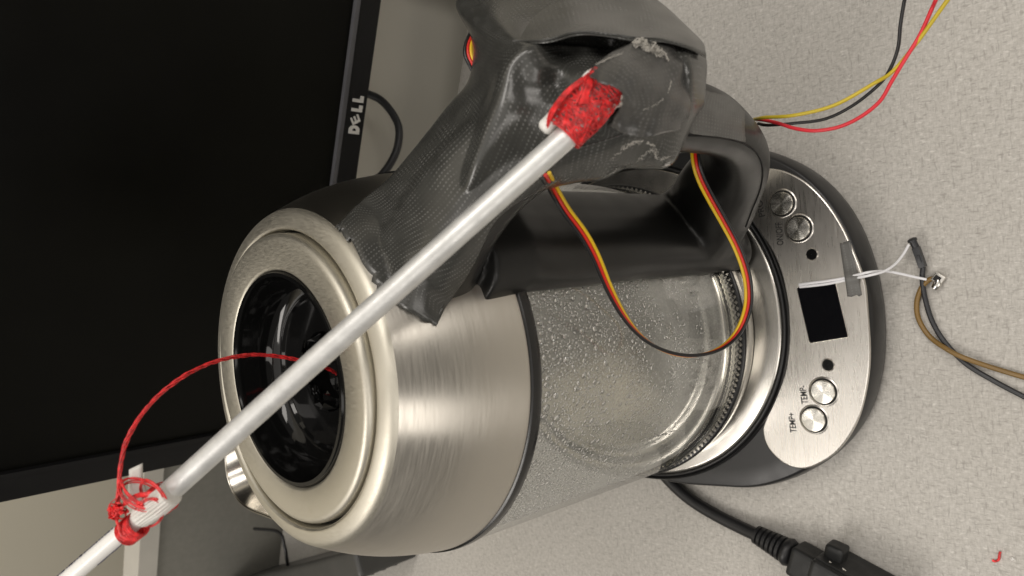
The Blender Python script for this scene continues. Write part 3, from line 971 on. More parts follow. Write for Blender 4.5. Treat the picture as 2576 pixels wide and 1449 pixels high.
# stand behind, on the desk
mbox('stand_neck', 0.32, 0.42, -0.16, 0.2, -0.075, -0.045, BEZEL, mon, 0.004)

cp = [at(850, 232, .515), at(905, 232, .512), at(955, 250, .510), at(990, 290, .508), at(1004, 330, .506), at(995, 385, .505), at(960, 440, .505), at(900, 490, .505)]
thing_tube('monitor_cable', spline(cp, 10), 0.0027, GREYW, 'thin black cable looping out below the monitor beside its badge', 'cable')

thing_tube('thin_cable', spline([at(640, 1330, .70), at(700, 1338, .66), at(716, 1375, .655), at(722, 1410, .66), at(728, 1449, .68)], 8), 0.0015, CORD, 'thin dark cable hanging at the partition foot behind the equipment box', 'cable')
# black box at the back left of the desk
hb = 0.055
P1, P2 = atz(885, 1385, hb), atz(640, 1449, hb)
bxd = P2 - P1; bxd /= np.linalg.norm(bxd)
byd = np.array([bxd[1], -bxd[0], 0]); byd = byd if byd[1] < 0 else -byd          # towards the viewer
nb_ = atz(1046, 1400, 0)
wb_ = (nb_ - P1) @ byd
rt = (atz(1046, 1360, 0) - P1) @ bxd
lt = rt + 0.30
cb = P1 + bxd*(rt+lt)/2 + byd*wb_/2; cb[2] = 0
bx = empty('equipment_box', tuple(cb), 'dark plastic equipment box at the back left of the desk, cut by the frame', 'box')
Mb = frame((0, 0, 0), bxd, byd if np.cross(bxd, byd)[2] > 0 else -byd)
sg = 1 if np.cross(bxd, byd)[2] > 0 else -1
bevel_box('box_shell', (0.30, wb_, hb - 0.001), BOXM, bx, 0.005, Mb @ Matrix.Translation((0, 0, (hb + 0.001)/2)), 3)
for k in range(3):
    bevel_box('groove_strip', (0.28, 0.0016, 0.0022), BEZELEDGE, bx, 0.0004, Mb @ Matrix.Translation((0, sg*(wb_/2 + 0.0003), hb*(0.3 + 0.2*k))))

# ------------------------------------------------------------------ grey duct tape
TG = 'pieces of grey duct tape'
bv_k = bvh_of([collar, handle])
def keep_front(p, gap=0.0009, bv=None):
    x, y, z = proj(p)
    d = hit(bv or bv_k, x, y)
    if d is not None and z > d - gap:
        return CAM + ray(x, y)*(d - gap)
    return p
S = 's'
cols = [
 [(850, 572, S), (880, 636, S), (912, 700, S), (1000, 764, S), (1092, 814, S)],
 [(915, 512, S), (960, 560, S), (1010, 615, S), (1070, 672, S), (1127, 750, S)],
 [(985, 450, .246), (1040, 505, .229), (1100, 560, .222), (1140, 610, .226), (1188, 662, .236)],
 [(1060, 362, .243), (1115, 430, .222), (1168, 480, .210), (1205, 530, .216), (1246, 550, .226)],
 [(1130, 272, .242), (1178, 340, .217), (1212, 390, .203), (1290, 440, .208), (1346, 480, .220)],
 [(1185, 200, .243), (1228, 235, .215), (1262, 270, .198), (1370, 370, .202), (1442, 454, .215)],
 [(1192, 100, .244), (1252, 140, .212), (1318, 165, .196), (1430, 320, .198), (1510, 444, .212)],
 [(1155, 5, .248), (1292, 103, .203), (1385, 140, .197), (1500, 300, .195), (1567, 417, .210)],
 [(1250, -60, .250), (1405, 100, .2075), (1490, 135, .1985), (1570, 290, .195), (1620, 417, .210)],
 [(1400, -90, .250), (1530, 104, .2075), (1595, 150, .196), (1640, 280, .195), (1672, 414, .209)],
 [(1560, -40, .248), (1648, 104, .2065), (1685, 160, .197), (1700, 270, .198), (1703, 385, .210)],
 [(1660, 20, .242), (1728, 112, .2085), (1742, 150, .201), (1745, 220, .202), (1742, 300, .211)],
 [(1725, 85, .233), (1764, 132, .216), (1774, 160, .211), (1772, 210, .212), (1768, 262, .219)],
]
def res(p):
    x, y, d = p
    if d == S:
        h = hit(bv_k, x, y)
        d = (h if h else 0.245) - 0.0008
    return np.array(at(x, y, d))
C = []
for i, c in enumerate(cols):
    P = [res(p) for p in c]
    if i >= 2:
        c0, c1 = cols[i][0], cols[i][-1]
        back0 = at(c0[0] + (c[1][0]-c0[0])*0.10, c0[1] + (c[1][1]-c0[1])*0.10, c0[2] + 0.022)
        back1 = at(c1[0] - (c1[0]-c[3][0])*0.02, c1[1] - (c1[1]-c[3][1])*0.12, c1[2] + 0.016)
    else:
        back0 = P[0] + (P[0]-P[1])*0.02; back1 = P[-1] + (P[-1]-P[-2])*0.02
    C.append([back0] + P + [back1])
G = grid_patch(C, 10, 12)
nu, nv = G.shape[:2]
# folds, dents and creases: pushes along the viewing direction at real depth
def dent(cx_, cy_, r, amp, sx=1.0, ang=0.0):
    for i in range(nu):
        for j in range(nv):
            x, y, z = proj(G[i, j])
            if z > 0.232: continue
            dx, dy = x-cx_, y-cy_
            a_, b_ = dx*math.cos(ang)+dy*math.sin(ang), -dx*math.sin(ang)+dy*math.cos(ang)
            q = (a_/(r*sx))**2 + (b_/r)**2
            if q < 9:
                G[i, j] = CAM + ray(x, y)*(z + amp*math.exp(-q))
for args in ((1420, 132, 40, 0.010, 1.3, 0.2), (1398, 215, 36, 0.0075, 1.0, 0), (1530, 128, 26, 0.012, 1.6, -0.3), 
             (1325, 215, 34, 0.0032, 1.8, 1.35), (1330, 330, 40, 0.0015, 2.5, -0.9), (1680, 180, 12, -0.0025, 5, 1.5), (1715, 210, 9, 0.0018, 6, 1.5), (1735, 190, 9, -0.0016, 6, 1.5), (1600, 330, 22, -0.0015, 3, -0.6), (1640, 370, 16, 0.0015, 3, -0.5),
             (1480, 390, 25, -0.0012, 3, -0.2), (1060, 520, 40, -0.0014, 3, -0.8)):
    dent(*args)
def crease(poly, sig, amp):
    A = np.array(poly, float)
    for i in range(nu):
        for j in range(nv):
            x, y, z = proj(G[i, j])
            if z > 0.236: continue
            dm = 1e9; tm = 0
            for k in range(len(A)-1):
                e = A[k+1]-A[k]; t = np.clip((np.array([x, y])-A[k]) @ e/(e @ e), 0, 1)
                dd = np.linalg.norm(A[k]+t*e-np.array([x, y]))
                if dd < dm: dm = dd; tm = (k+t)/(len(A)-1)
            if dm < 3.5*sig:
                fade = min(1, tm*5, (1-tm)*5)
                G[i, j] = CAM + ray(x, y)*(z + amp*fade*math.exp(-abs(dm/sig)**1.3))
crease([(1400, 190), (1392, 150), (1350, 126), (1302, 134), (1264, 190), (1236, 262), (1206, 370), (1172, 480), (1140, 556)], 24, -0.0026)
crease([(1293, 112), (1262, 152), (1210, 218), (1152, 290), (1085, 378), (1010, 460)], 20, -0.0024)
crease([(1440, 400), (1350, 420), (1270, 480)], 24, -0.0010)
for i in range(nu):
    for j in range(nv):
        p = G[i, j]
        w = 0.00008*math.sin(p[0]*900 + p[2]*500)*math.sin(p[1]*700 - p[2]*300 + 1)
        if 1 < i: G[i, j] = p - FWD*w
for _ in range(2):
    Gs = G.copy()
    Gs[1:-1, 1:-1] = 0.4*G[1:-1, 1:-1] + 0.15*(G[:-2, 1:-1] + G[2:, 1:-1] + G[1:-1, :-2] + G[1:-1, 2:])
    G = Gs
for i in range(nu):
    for j in range(nv):
        if 4 <= j <= nv-5 or i < 18: G[i, j] = keep_front(G[i, j], 0.0008)
# torn end at the lid
for j in range(nv):
    G[0, j] += (G[0, j]-G[3, j])*random.uniform(0.0, 0.25)
tp = patch_mesh('duct_tape', G, TAPE, None, 0.0005, loc=tuple(G[nu//2, nv//2]))
tag(tp, 'large wrinkled wrap of grey duct tape from the kettle lid over the handle top', 'tape', TG)

# sheet over the top of the taped box
C0 = [[(1157, 3, .246), (1228, 55, .224), (1284, 99, .2030), (1290, 106, .2012), (1292, 112, .2012)],
      [(1300, -45, .246), (1345, 38, .221), (1374, 92, .1985), (1376, 103, .1968), (1377, 108, .1966)],
      [(1420, -65, .246), (1440, 18, .220), (1454, 74, .1985), (1454, 84, .1965), (1454, 89, .1963)],
      [(1500, -65, .246), (1530, 22, .219), (1540, 80, .1980), (1540, 90, .1958), (1540, 94, .1956)],
      [(1575, -55, .244), (1602, 32, .218), (1606, 90, .1980), (1606, 99, .1958), (1606, 104, .1956)],
      [(1625, -22, .240), (1662, 48, .216), (1668, 92, .1988), (1668, 102, .1968), (1668, 107, .1967)],
      [(1682, 22, .234), (1727, 78, .214), (1739, 112, .2008), (1741, 122, .1988), (1741, 127, .1988)],
      [(1737, 74, .228), (1768, 106, .216), (1775, 128, .2060), (1777, 138, .2050), (1776, 146, .2054)]]
G0 = grid_patch([[at(*p) for p in r] for r in C0], 9, 8)
for i in range(G0.shape[0]):
    for j in range(G0.shape[1]):
        p = G0[i, j]; x, y, z = proj(p)
        G0[i, j] = CAM + ray(x, y)*(z + 0.0005*math.sin(x*0.035 + 1.7*math.sin(y*0.03)) + 0.0004*math.sin(y*0.09 + x*0.02))
t0 = patch_mesh('duct_tape', G0, TAPE, None, 0.0005, loc=tuple(G0[30, 10]))
tag(t0, 'grey tape sheet folded over the top of the taped box, at the upper frame edge', 'tape', TG)

# second layer drawn over the end of the rod
C2 = [[(1478, 190, .1830), (1500, 160, .1855), (1545, 128, .1895), (1600, 104, .1960), (1640, 92, .202)],
      [(1512, 205, .1775), (1540, 175, .1800), (1585, 150, .1850), (1640, 128, .1920), (1690, 112, .200)],
      [(1548, 218, .1765), (1580, 200, .1785), (1628, 190, .1840), (1684, 180, .1920), (1730, 160, .2005)],
      [(1566, 240, .1790), (1600, 245, .1810), (1650, 245, .1860), (1700, 240, .1925), (1742, 225, .2010)],
      [(1556, 276, .1860), (1590, 292, .1880), (1640, 300, .1905), (1690, 295, .1945), (1736, 280, .2020)],
      [(1530, 320, .1945), (1575, 340, .1930), (1625, 345, .1930), (1670, 335, .1955), (1722, 325, .2050)]]
G2 = grid_patch([[at(*p) for p in r] for r in C2], 9, 9)
n2u, n2v = G2.shape[:2]
for i in range(n2u):
    for j in range(n2v):
        p = G2[i, j]; x, y, z = proj(p)
        w = 0.0010*math.sin((x*0.55 - y*0.85)*0.085 + 0.6*math.sin(y*0.03)) + 0.0005*math.sin(x*0.13 + y*0.05)
        G2[i, j] = CAM + ray(x, y)*(z + w*(0.4 + 0.6*j/n2v))
for i in range(n2u):
    G2[i, 0] += (G2[i, 0]-G2[i, 2])*random.uniform(-0.3, 0.35)
t2 = patch_mesh('duct_tape', G2, TAPEWORN, None, 0.0004, loc=tuple(G2[n2u//2, n2v//2]))
tag(t2, 'crumpled torn flap of dark tape bound over the rod end beside the red thread', 'tape', TG)
def fray(name, pts, r0, parent, n=40, spread=0.0007):
    paths = []
    sp_ = spline(pts, 12)
    for k in range(n):
        i = random.randrange(len(sp_)-4)
        P = [sp_[i] + RNG.normal(0, spread*0.4, 3)]
        for q in range(3):
            P.append(P[-1]*0.3 + 0.7*sp_[min(len(sp_)-1, i+q+1)] + RNG.normal(0, spread*0.5, 3))
        paths.append((P, random.uniform(0.4, 1.0)*r0))
    o = tubes(name, paths, FRAY, parent, 4)
    o['kind'] = 'stuff'
    return o
ORIG[t2.name] = np.array(t2.location)
ORIG[tp.name] = np.array(tp.location)
fray('frayed_edge', [at(1592, 118, .1915), at(1612, 104, .1930), at(1625, 122, .1905), at(1650, 128, .1915), at(1668, 148, .1925)], 0.00022, t2, 110, 0.0013)
fray('frayed_edge', [at(1500, 162, .1835), at(1535, 145, .1850), at(1575, 132, .1870)], 0.00008, t2, 26, 0.0003)
fray('frayed_edge', [at(1566, 240, .1770), at(1563, 262, .1800), at(1540, 272, .1845), at(1520, 284, .1880)], 0.0001, t2, 26, 0.0004)
fray('frayed_edge', [at(1578, 285, .1880), at(1620, 275, .1860), at(1662, 255, .1875), at(1682, 226, .1890), at(1690, 200, .1900)], 0.00007, t2, 40, 0.0002)
fray('frayed_edge', [at(1530, 412, .1985), at(1570, 372, .1940), at(1600, 358, .1915), at(1640, 362, .1930), at(1652, 385, .1955)], 0.00007, tp, 40, 0.0006)
fray('frayed_edge', [at(1600, 408, .1990), at(1640, 378, .1950), at(1656, 400, .2000), at(1690, 392, .2040)], 0.00006, tp, 34, 0.0006)
fray('frayed_edge', [res((852, 572, S)), res((860, 592, S)), res((872, 615, S)), res((884, 640, S))], 0.0001, tp, 30, 0.0004)

# piece on the handle
def drape(name, quad, bv, gap, mat, nu_=14, nv_=14, thick=0.0003, wob=0.0, label=None, group=TG):
    A, B, Cq, D = [np.array(p, float) for p in quad]
    G = np.zeros((nu_, nv_, 3)); last = None
    for i in range(nu_):
        for j in range(nv_):
            s, t = i/(nu_-1), j/(nv_-1)
            px = (1-s)*((1-t)*A + t*B) + s*((1-t)*D + t*Cq)
            if wob and (i in (0, nu_-1) or j in (0, nv_-1)): px = px + RNG.normal(0, wob, 2)
            h = hit(bv, *px)
            G[i, j] = at(px[0], px[1], (h if h else 0.25) - gap) if h else (np.nan,)*3
    # unseen points: continue the sheet round the object
    for _ in range(nu_*2):
        for i in range(nu_):
            for j in range(nv_):
                if np.isnan(G[i, j, 0]):
                    for (di, dj) in ((1, 0), (-1, 0), (0, 1), (0, -1)):
                        a_, b_, c_, d2 = i+di, j+dj, i+2*di, j+2*dj
                        if 0 <= c_ < nu_ and 0 <= d2 < nv_ and not np.isnan(G[a_, b_, 0]) and not np.isnan(G[c_, d2, 0]):
                            G[i, j] = G[a_, b_] + 0.5*(G[a_, b_]-G[c_, d2]) + FWD*0.0008; break
    G = np.where(np.isnan(G), np.nanmean(G, axis=(0, 1)), G)
    o = patch_mesh(name, G, mat, None, thick, loc=tuple(G[nu_//2, nv_//2]))
    if label: tag(o, label, 'tape', group)
    return o
def world_bvh(o):
    L = np.array(o.location)
    return BVHTree.FromPolygons([tuple(np.array(v.co) + L) for v in o.data.vertices], [tuple(p.vertices) for p in o.data.polygons])
bv_t = world_bvh(tp)
drape('duct_tape', ((1352, 404), (1690, 300), (1702, 380), (1280, 512)), bv_t, 0.0009, TAPE, 26, 12, 0.0004, 1.0, 'narrow strip of grey tape wrapped along the inner edge of the taped handle')
bv_h = bvh_of([handle])
drape('duct_tape', ((1752, 222), (1872, 252), (1875, 358), (1732, 334)), bv_h, 0.0005, TAPELIGHT, wob=1.0, label='short flat piece of grey tape stuck across the bare black handle')

# small piece on the control panel over the white wires
pw = [(2112, 612), (2138, 606), (2168, 742), (2132, 748)]
Gp = np.zeros((22, 6, 3))
for i in range(22):
    for j in range(6):
        s, t = i/21, j/5
        A, B, Cq, D = [np.array(p, float) for p in pw]
        px = (1-s)*((1-t)*A + t*B) + s*((1-t)*D + t*Cq)
        dy = px[1] - (702 - 0.12*(px[0]-2120))
        hump = 0.0019*math.exp(-(dy/15)**2)
        if i in (0, 21): px = px + RNG.normal(0, 1.2, 2)
        Gp[i, j] = atz(px[0], px[1], PZ + 0.0004 + hump)
tps = patch_mesh('duct_tape', Gp, TAPELIGHT, None, 0.0002, loc=tuple(Gp[10, 3]))
tag(tps, 'small grey tape strip holding white wires to the steel control panel', 'tape', TG)

# ------------------------------------------------------------------ rod, tube and servo arm
rp = [at(1560, 222, .1870), at(1414, 354, .1870), at(1080, 652, .1905), at(749, 946, .1965), at(412, 1250, .2070)]
rs_ = spline(rp, 14)
RR = 0.00315
V, F = tube_data(rs_, RR, 32, False)
rodP = np.array(rs_)
rod = tubes('metal_rod', [(rs_, RR)], ALU, None, 32, loc=rs_[0])
tag(rod, 'long dull aluminium rod crossing in front of the kettle lid', 'rod')
adir = rodP[-1] - rodP[-8]; adir /= np.linalg.norm(adir)
# white tube pushed into the lower end of the rod
tb0 = at(430, 1234, .2065); tb1 = at(120, 1500, .2180)
tdir = tb1 - tb0; tdir /= np.linalg.norm(tdir)
tube_t = empty('plastic_tube', tuple(tb0), 'white plastic tube with blue black print, emerging from the low end of the rod', 'tube')
tubes('tube_wall', [([tb0 + (tb1-tb0)*k/12 for k in range(13)], 0.0026)], TUBEW, tube_t, 28)
# print along its upper edge
ey_ = np.cross(tdir, FWD); ey_ /= np.linalg.norm(ey_)
for off, s0, s1, amp in ((0.94, 0.40, 0.95, 0.0), (-0.97, 0.42, 0.60, 0.0)):
    paths = []
    up_ = ey_*off if (ey_ @ IY) < 0 else -ey_*off
    s = s0
    while s < s1:
        L = 0.006 if off > 0 else 0.05
        c0 = tb0 + (tb1-tb0)*s; c1 = tb0 + (tb1-tb0)*(s+L*2)
        rad = up_*0.0026; 
        dpt = -FWD*0.0026*math.sqrt(max(0, 1-off*off))
        jit = (RNG.normal(0, 0.00025) if off > 0 else 0)
        a_ = c0 + rad + dpt; b_ = c1 + rad + dpt + FWD*jit
        paths.append(([a_, (a_+b_)/2 + up_*0.00012, b_], 0.00022 if off > 0 else 0.00018))
        s += L*2 + (random.uniform(0.004, 0.014) if off > 0 else 0)
    tubes('tube_print', paths, INK, tube_t, 5)
# ribbed nylon collar where rod and tube meet, and its flat tail
cl0, cl1 = at(432, 1240, .2035), at(352, 1302, .2075)
V, F = [], []
ax = cl1 - cl0; Ln = np.linalg.norm(ax); ax /= Ln
b1 = np.cross(ax, FWD); b1 /= np.linalg.norm(b1); b2 = np.cross(ax, b1)
for i, (s, r) in enumerate(((0, .0029), (0.02, .0034), (0.45, .0036), (0.55, .0034), (0.95, .0032), (1.0, .0027))):
    for k in range(48):
        th = 2*math.pi*k/48
        rr_ = r*(1 + (0.05 if k % 2 else -0.05)*(1 if 0.1 < s < 0.6 else 0.3))
        V.append(cl0 + ax*Ln*s + rr_*(math.cos(th)*b1 + math.sin(th)*b2) - cl0)
for i in range(5):
    for k in range(48):
        F.append((i*48+k, i*48+(k+1) % 48, (i+1)*48+(k+1) % 48, (i+1)*48+k))
F.append(tuple(range(48))); F.append(tuple(5*48+k for k in range(48)))
colr = empty('nylon_collar', tuple(cl0), 'white ribbed nylon collar under the red thread at the low rod joint', 'collar')
mesh('ribbed_sleeve', V, F, NYLON, colr, False)
tail = grid_patch([[at(324, 1182, .2085), at(356, 1167, .2085)], [at(326, 1215, .209), at(357, 1210, .209)], [at(330, 1255, .2095), at(372, 1250, .2095)], [at(340, 1300, .210), at(385, 1285, .210)]], 4, 3)
ORIG[colr.name] = np.array(cl0)
o = patch_mesh('flat_tail', tail - cl0, NYLON, colr, 0.0009)

# white servo arm beside the rod's upper end
arm = empty('servo_arm', tuple(at(1410, 290, .188)), 'white nylon servo arm bound beside the upper rod end by red thread', 'servo arm')
L0 = loc_of(arm)
P = [at(1364, 328, .1892), at(1388, 305, .1892), at(1415, 275, .1896), at(1440, 250, .1900)]
Gr = []
for k, p in enumerate(spline(P, 5)):
    Gr.append(p)
V, F = tube_data([p - L0 for p in Gr], [0.0012, 0.0020] + [0.0022]*(len(Gr)-3) + [0.002], 14)
mesh('arm_body', V, F, WHITEP, arm)
hub = at(1500, 215, .1865)
V, F = tube_data([hub - L0 + FWD*0.004, hub - L0 - FWD*0.001, hub - L0 - FWD*0.0016], [0.0042, 0.0042, 0.0036], 22)
mesh('arm_hub', V, F, WHITEP, arm)

# ------------------------------------------------------------------ red thread
def winding(c0, c1, ra, rb_, n, tilt, r, tag_seed, wobble=0.1, closed=True, bulge=None):
    ax = c1 - c0; L = np.linalg.norm(ax); ax = ax/L
    e1 = np.cross(ax, FWD); e1 /= np.linalg.norm(e1); e2 = np.cross(ax, e1)
    if e1 @ IX > 0: e1 = -e1
    paths = []
    for k in range(n):
        s0 = random.random()
        tt = random.gauss(0, tilt)
        ph = random.uniform(0, 2*math.pi)
        P = []
        m = 26
        kk = 1 + random.uniform(-wobble, wobble)*0.6
        for i in range(m+1):
            th = 2*math.pi*i/m
            s = s0*L + math.sin(th+ph)*tt
            s = min(max(s, 0.0), L)
            g = bulge(s/L) if bulge else 1.0
            P.append(c0 + ax*s + g*kk*(e1*ra*math.cos(th) + e2*rb_*math.sin(th)) - 0)
        paths.append((P, r*random.uniform(0.7, 1.3)))
    return paths
w0, w1 = at(1424, 342, .1870), at(1540, 214, .1865)
# shift towards the arm side so both are bound
sh = at(1470, 275, .1868) - at(1478, 282, .1868)
pth = winding(w0 + sh, w1 + sh, 0.0056, 0.0044, 88, 0.0085, 0.00015, 1, 0.10, bulge=lambda s: 0.93 + 0.10*math.sin(math.pi*s))
# tight turns at the low end
pth += winding(w0, w0 + (w1-w0)*0.16, 0.0044, 0.0037, 18, 0.0016, 0.00014, 2, 0.05)
pth += winding(w0 + (w1-w0)*0.86 + sh*-0.5, w1 - sh*0.5, 0.0046, 0.0042, 18, 0.0020, 0.00014, 2, 0.05)
wr = tubes('thread_binding', pth, THREAD, None, 5, loc=w0)
tag(wr, 'dense red thread binding wound round the upper end of the rod', 'thread', 'red thread bindings')
ORIG[wr.name] = np.array(wr.location)
loose = []
for k in range(9):
    o_ = RNG.normal(0, 1.6, 2)
    loose.append((spline([at(1378+o_[0], 318+o_[1], .1845), at(1384+o_[0]+k, 282, .1835-.0002*k), at(1412+k*1.6, 240+o_[1], .1825), at(1450+k*1.5, 206, .1820), at(1492+o_[0], 178+k*1.8, .1830)], 7), 0.0002))
for k in range(14):
    a_ = random.uniform(-6, 6)
    loose.append((spline([at(1484+a_*1.2, 190+a_, .1828), at(1478+a_*2, 212, .1812), at(1470+a_*2.0, 236, .1815), at(1462+a_*3, 262, .1815)], 6), 0.0002))
ls = tubes('loose_strands', loose, THREAD, wr, 5)
ls['kind'] = 'stuff'

# lower lashing
k0, k1 = at(348, 1318, .2085), at(318, 1342, .2095)
pl = winding(k0, k1, 0.0034, 0.0034, 46, 0.0010, 0.00020, 3, 0.10)
pl += winding(at(420, 1246, .2062), at(398, 1262, .2068), 0.0041, 0.0040, 14, 0.0010, 0.00018, 4, 0.06)
def loop(cx_, cy_, rx, ry, rot, d, dd, n, r, jit=4):
    out = []
    for q in range(n):
        P = []
        jx, jy = RNG.normal(0, jit, 2); ph = random.uniform(0, 6.28)
        for i in range(31):
            th = 2*math.pi*i/30
            x, y = rx*math.cos(th)*(1+0.03*q), ry*math.sin(th)
            P.append(at(cx_+jx + x*math.cos(rot)-y*math.sin(rot), cy_+jy + x*math.sin(rot)+y*math.cos(rot), d + dd*math.sin(th+0.3)))
        out.append((P, r))
    return out
pl += loop(352, 1245, 52, 34, 0.35, .2055, -0.003, 5, 0.00020, 5)
pl += loop(376, 1290, 30, 36, 0.5, .2045, 0.004, 4, 0.00018, 3)
pl += loop(388, 1250, 44, 22, 0.9, .2045, 0.005, 5, 0.00020, 3)
for q in range(8):
    j = RNG.normal(0, 3, 2)
    pl.append((spline([at(400+j[0], 1240+j[1], .2030), at(365, 1244+j[1], .2040), at(338+j[0], 1250+j[1], .2050), at(310, 1270+j[1], .2065)], 6), 0.0002))
    pl.append((spline([at(305+j[0], 1210+j[1], .2068), at(318, 1240+j[1], .2045), at(350+j[0], 1268+j[1], .2030), at(395, 1290+j[1]*.5, .2030), at(432, 1272+j[0]*.4, .2050)], 6), 0.0002))
    pl.append((spline([at(292+j[0], 1300+j[1], .2065), at(298, 1325+j[1], .2055), at(312+j[0], 1350+j[1], .2058), at(345, 1356+j[1], .2065)], 6), 0.00025))
lsh = tubes('thread_binding', pl, THREAD, None, 5, loc=k0)
tag(lsh, 'loose tangled red thread lashing round the white tube joint, with a knot', 'thread', 'red thread bindings')
ORIG[lsh.name] = np.array(lsh.location)
kn_ = []
for q in range(34):
    c = np.array([288, 1290]) + RNG.normal(0, 7, 2) + np.array([1, -1])*random.uniform(-6, 22)*(0.6)
    P = []
    ph, ph2 = random.uniform(0, 6.3), random.uniform(0, 6.3)
    for i in range(17):
        th = 2*math.pi*i/16
        P.append(at(c[0] + 10*math.cos(th+ph), c[1] + 7*math.sin(th+ph)*math.cos(ph2) + 4*math.sin(th), .2065 + 0.0012*math.sin(2*th+ph2)))
    kn_.append((P, 0.00024))
kn_.append((spline([at(290, 1255, .2065), at(276, 1268, .2065), at(273, 1285, .2065), at(282, 1302, .2065)], 8), 0.00014))
kt = tubes('knot', kn_, THREAD, lsh, 5)

# twisted cord from the knot into the lid
bv_c = None
cpts = [at(292, 1292, .2070), at(298, 1235, .2080), at(303, 1170, .2100), at(318, 1110, .2130), at(352, 1050, .2170), at(402, 993, .2220), at(470, 942, .2280), at(545, 908, .2360), at(625, 893, .2460), at(690, 896, .2540), at(760, 908, .2620), at(820, 925, .272), at(855, 945, .284), at(862, 955, .310)]
cs_ = spline(cpts, 22)
paths = []
NSTR = 4
for k in range(NSTR):
    P = []
    s = 0
    for i, p in enumerate(cs_):
        t = cs_[min(i+1, len(cs_)-1)] - cs_[max(i-1, 0)]; l = np.linalg.norm(t); t = t/l
        n1 = np.cross(t, FWD); n1 /= np.linalg.norm(n1); n2_ = np.cross(t, n1)
        if i: s += np.linalg.norm(p - cs_[i-1])
        th = s*420 + 2*math.pi*k/NSTR
        rad = 0.00042*(1 + 0.25*math.sin(s*300+k))
        P.append(p + rad*(math.cos(th)*n1 + math.sin(th)*n2_))
    paths.append((P, 0.00027))
cord = tubes('twisted_thread', paths, THREAD, None, 6, loc=cs_[0])
tag(cord, 'twisted red thread cord arching from the lashing down into the open kettle lid', 'thread')

# ------------------------------------------------------------------ servo ribbon cable
bv_all = bvh_of([collar, handle, jar])
rib = [(1372, 440, .232, 0), (1392, 475, .232, 0), (1425, 532, .235, 0), (1466, 586, .240, 0), (1500, 648, .246, 5), (1530, 722, .254, 15), (1572, 800, .263, 35), (1625, 858, .270, 62), (1690, 889, .275, 78), (1752, 895, .279, 78), (1812, 878, .283, 62), (1856, 838, .286, 35),
       (1879, 785, .287, 5), (1884, 735, .286, 0), (1876, 680, .284, 0), (1853, 618, .282, 0), (1822, 560, .280, 0), (1788, 500, .277, 0), (1765, 455, .274, 0), (1752, 415, .272, 0), (1748, 380, .272, 0)]
Pc = spline([np.array([r[0], r[1], r[2], r[3]], float) for r in rib], 7)
ctr = np.array([1690.0, 640.0])
wires = [[], [], []]
for i, p in enumerate(Pc):
    q = Pc[min(i+1, len(Pc)-1)][:2] - Pc[max(i-1, 0)][:2]; q /= np.linalg.norm(q)
    nrm = np.array([-q[1], q[0]])
    # yellow lies on the inner side of the loop
    if nrm @ (ctr - p[:2]) < 0: nrm = -nrm
    if i > len(Pc)*0.62:
        nn = np.array([q[1], -q[0]]); nn = nn if nn[0] < 0 else -nn; nrm = nn
    a_ = math.radians(p[3])
    d = p[2]
    h = hit(bv_all, p[0], p[1])
    if h is not None and i < len(Pc)-30 and d > h - 0.003: d = h - 0.003
    base_p = at(p[0], p[1], d)
    v3 = (nrm[0]*IX + nrm[1]*IY)*math.cos(a_) + (FWD*0.93 - (nrm[0]*IX + nrm[1]*IY)*0.36)*math.sin(a_)
    for w_, s in enumerate((1, 0, -1)):
        wires[w_].append(base_p + v3*s*0.00118)
def smooth(P, k=3):
    P = np.array(P)
    for _ in range(k):
        P[1:-1] = (P[:-2] + 2*P[1:-1] + P[2:])/4
    return list(P)
rc = empty('ribbon_cable', tuple(wires[1][0]), 'flat yellow red and black servo cable looping in front of the glass', 'cable')
for w_, m_ in zip(wires, (YELLOW, RED, BLACKW)):
    tubes('wire', [(smooth(w_, 6), 0.00062)], m_, rc, 10)
# the short bend of the same cable behind the taped servo
for off, m_ in ((0, BLACKW), (8, RED), (16, YELLOW)):
    P = spline([at(1185+off, 80, .252), at(1172+off*0.9, 112, .25), at(1171+off, 140, .249), at(1184+off, 168, .249), at(1202+off, 205, .252)], 8)
    tubes('cable_bend', [(P, 0.0007)], m_, rc, 8)

# three separate leads leaving the handle at the upper right
c3 = src(2700, 0, 1.2579)
lead = {
 'yellow': ([(400, 600), (450, 591), (600, 580), (800, 530), (1000, 420), (1100, 355), (1220, 210), (1300, 100), (1372, 0), (1420, -60)], YELLOW2),
 'black': ([(420, 622), (470, 630), (600, 620), (750, 600), (880, 540), (1000, 450), (1070, 370), (1120, 250), (1135, 120), (1155, 0), (1170, -60)], BLACKW),
 'red': ([(410, 600), (455, 605), (520, 620), (600, 645), (700, 658), (820, 640), (930, 590), (1030, 510), (1090, 410), (1150, 310), (1230, 180), (1290, 50), (1312, 0), (1335, -60)], RED2)}
for nme, (pts, m_) in lead.items():
    P = []
    for i, p in enumerate(pts):
        x, y = c3(*p)
        s = i/(len(pts)-1)
        dz = {'yellow': -.004, 'black': 0.004, 'red': 0.0}[nme]
        P.append(at(x, y, .290 - 0.085*s + 0.027*s*s + dz*min(1, s*4)))
    thing_tube('lead_wire', spline(P, 8), 0.00068 if nme != 'black' else 0.0006, m_, 'single %s lead wire curving from the handle off the top right corner' % nme, 'wire', 'loose leads from the handle')

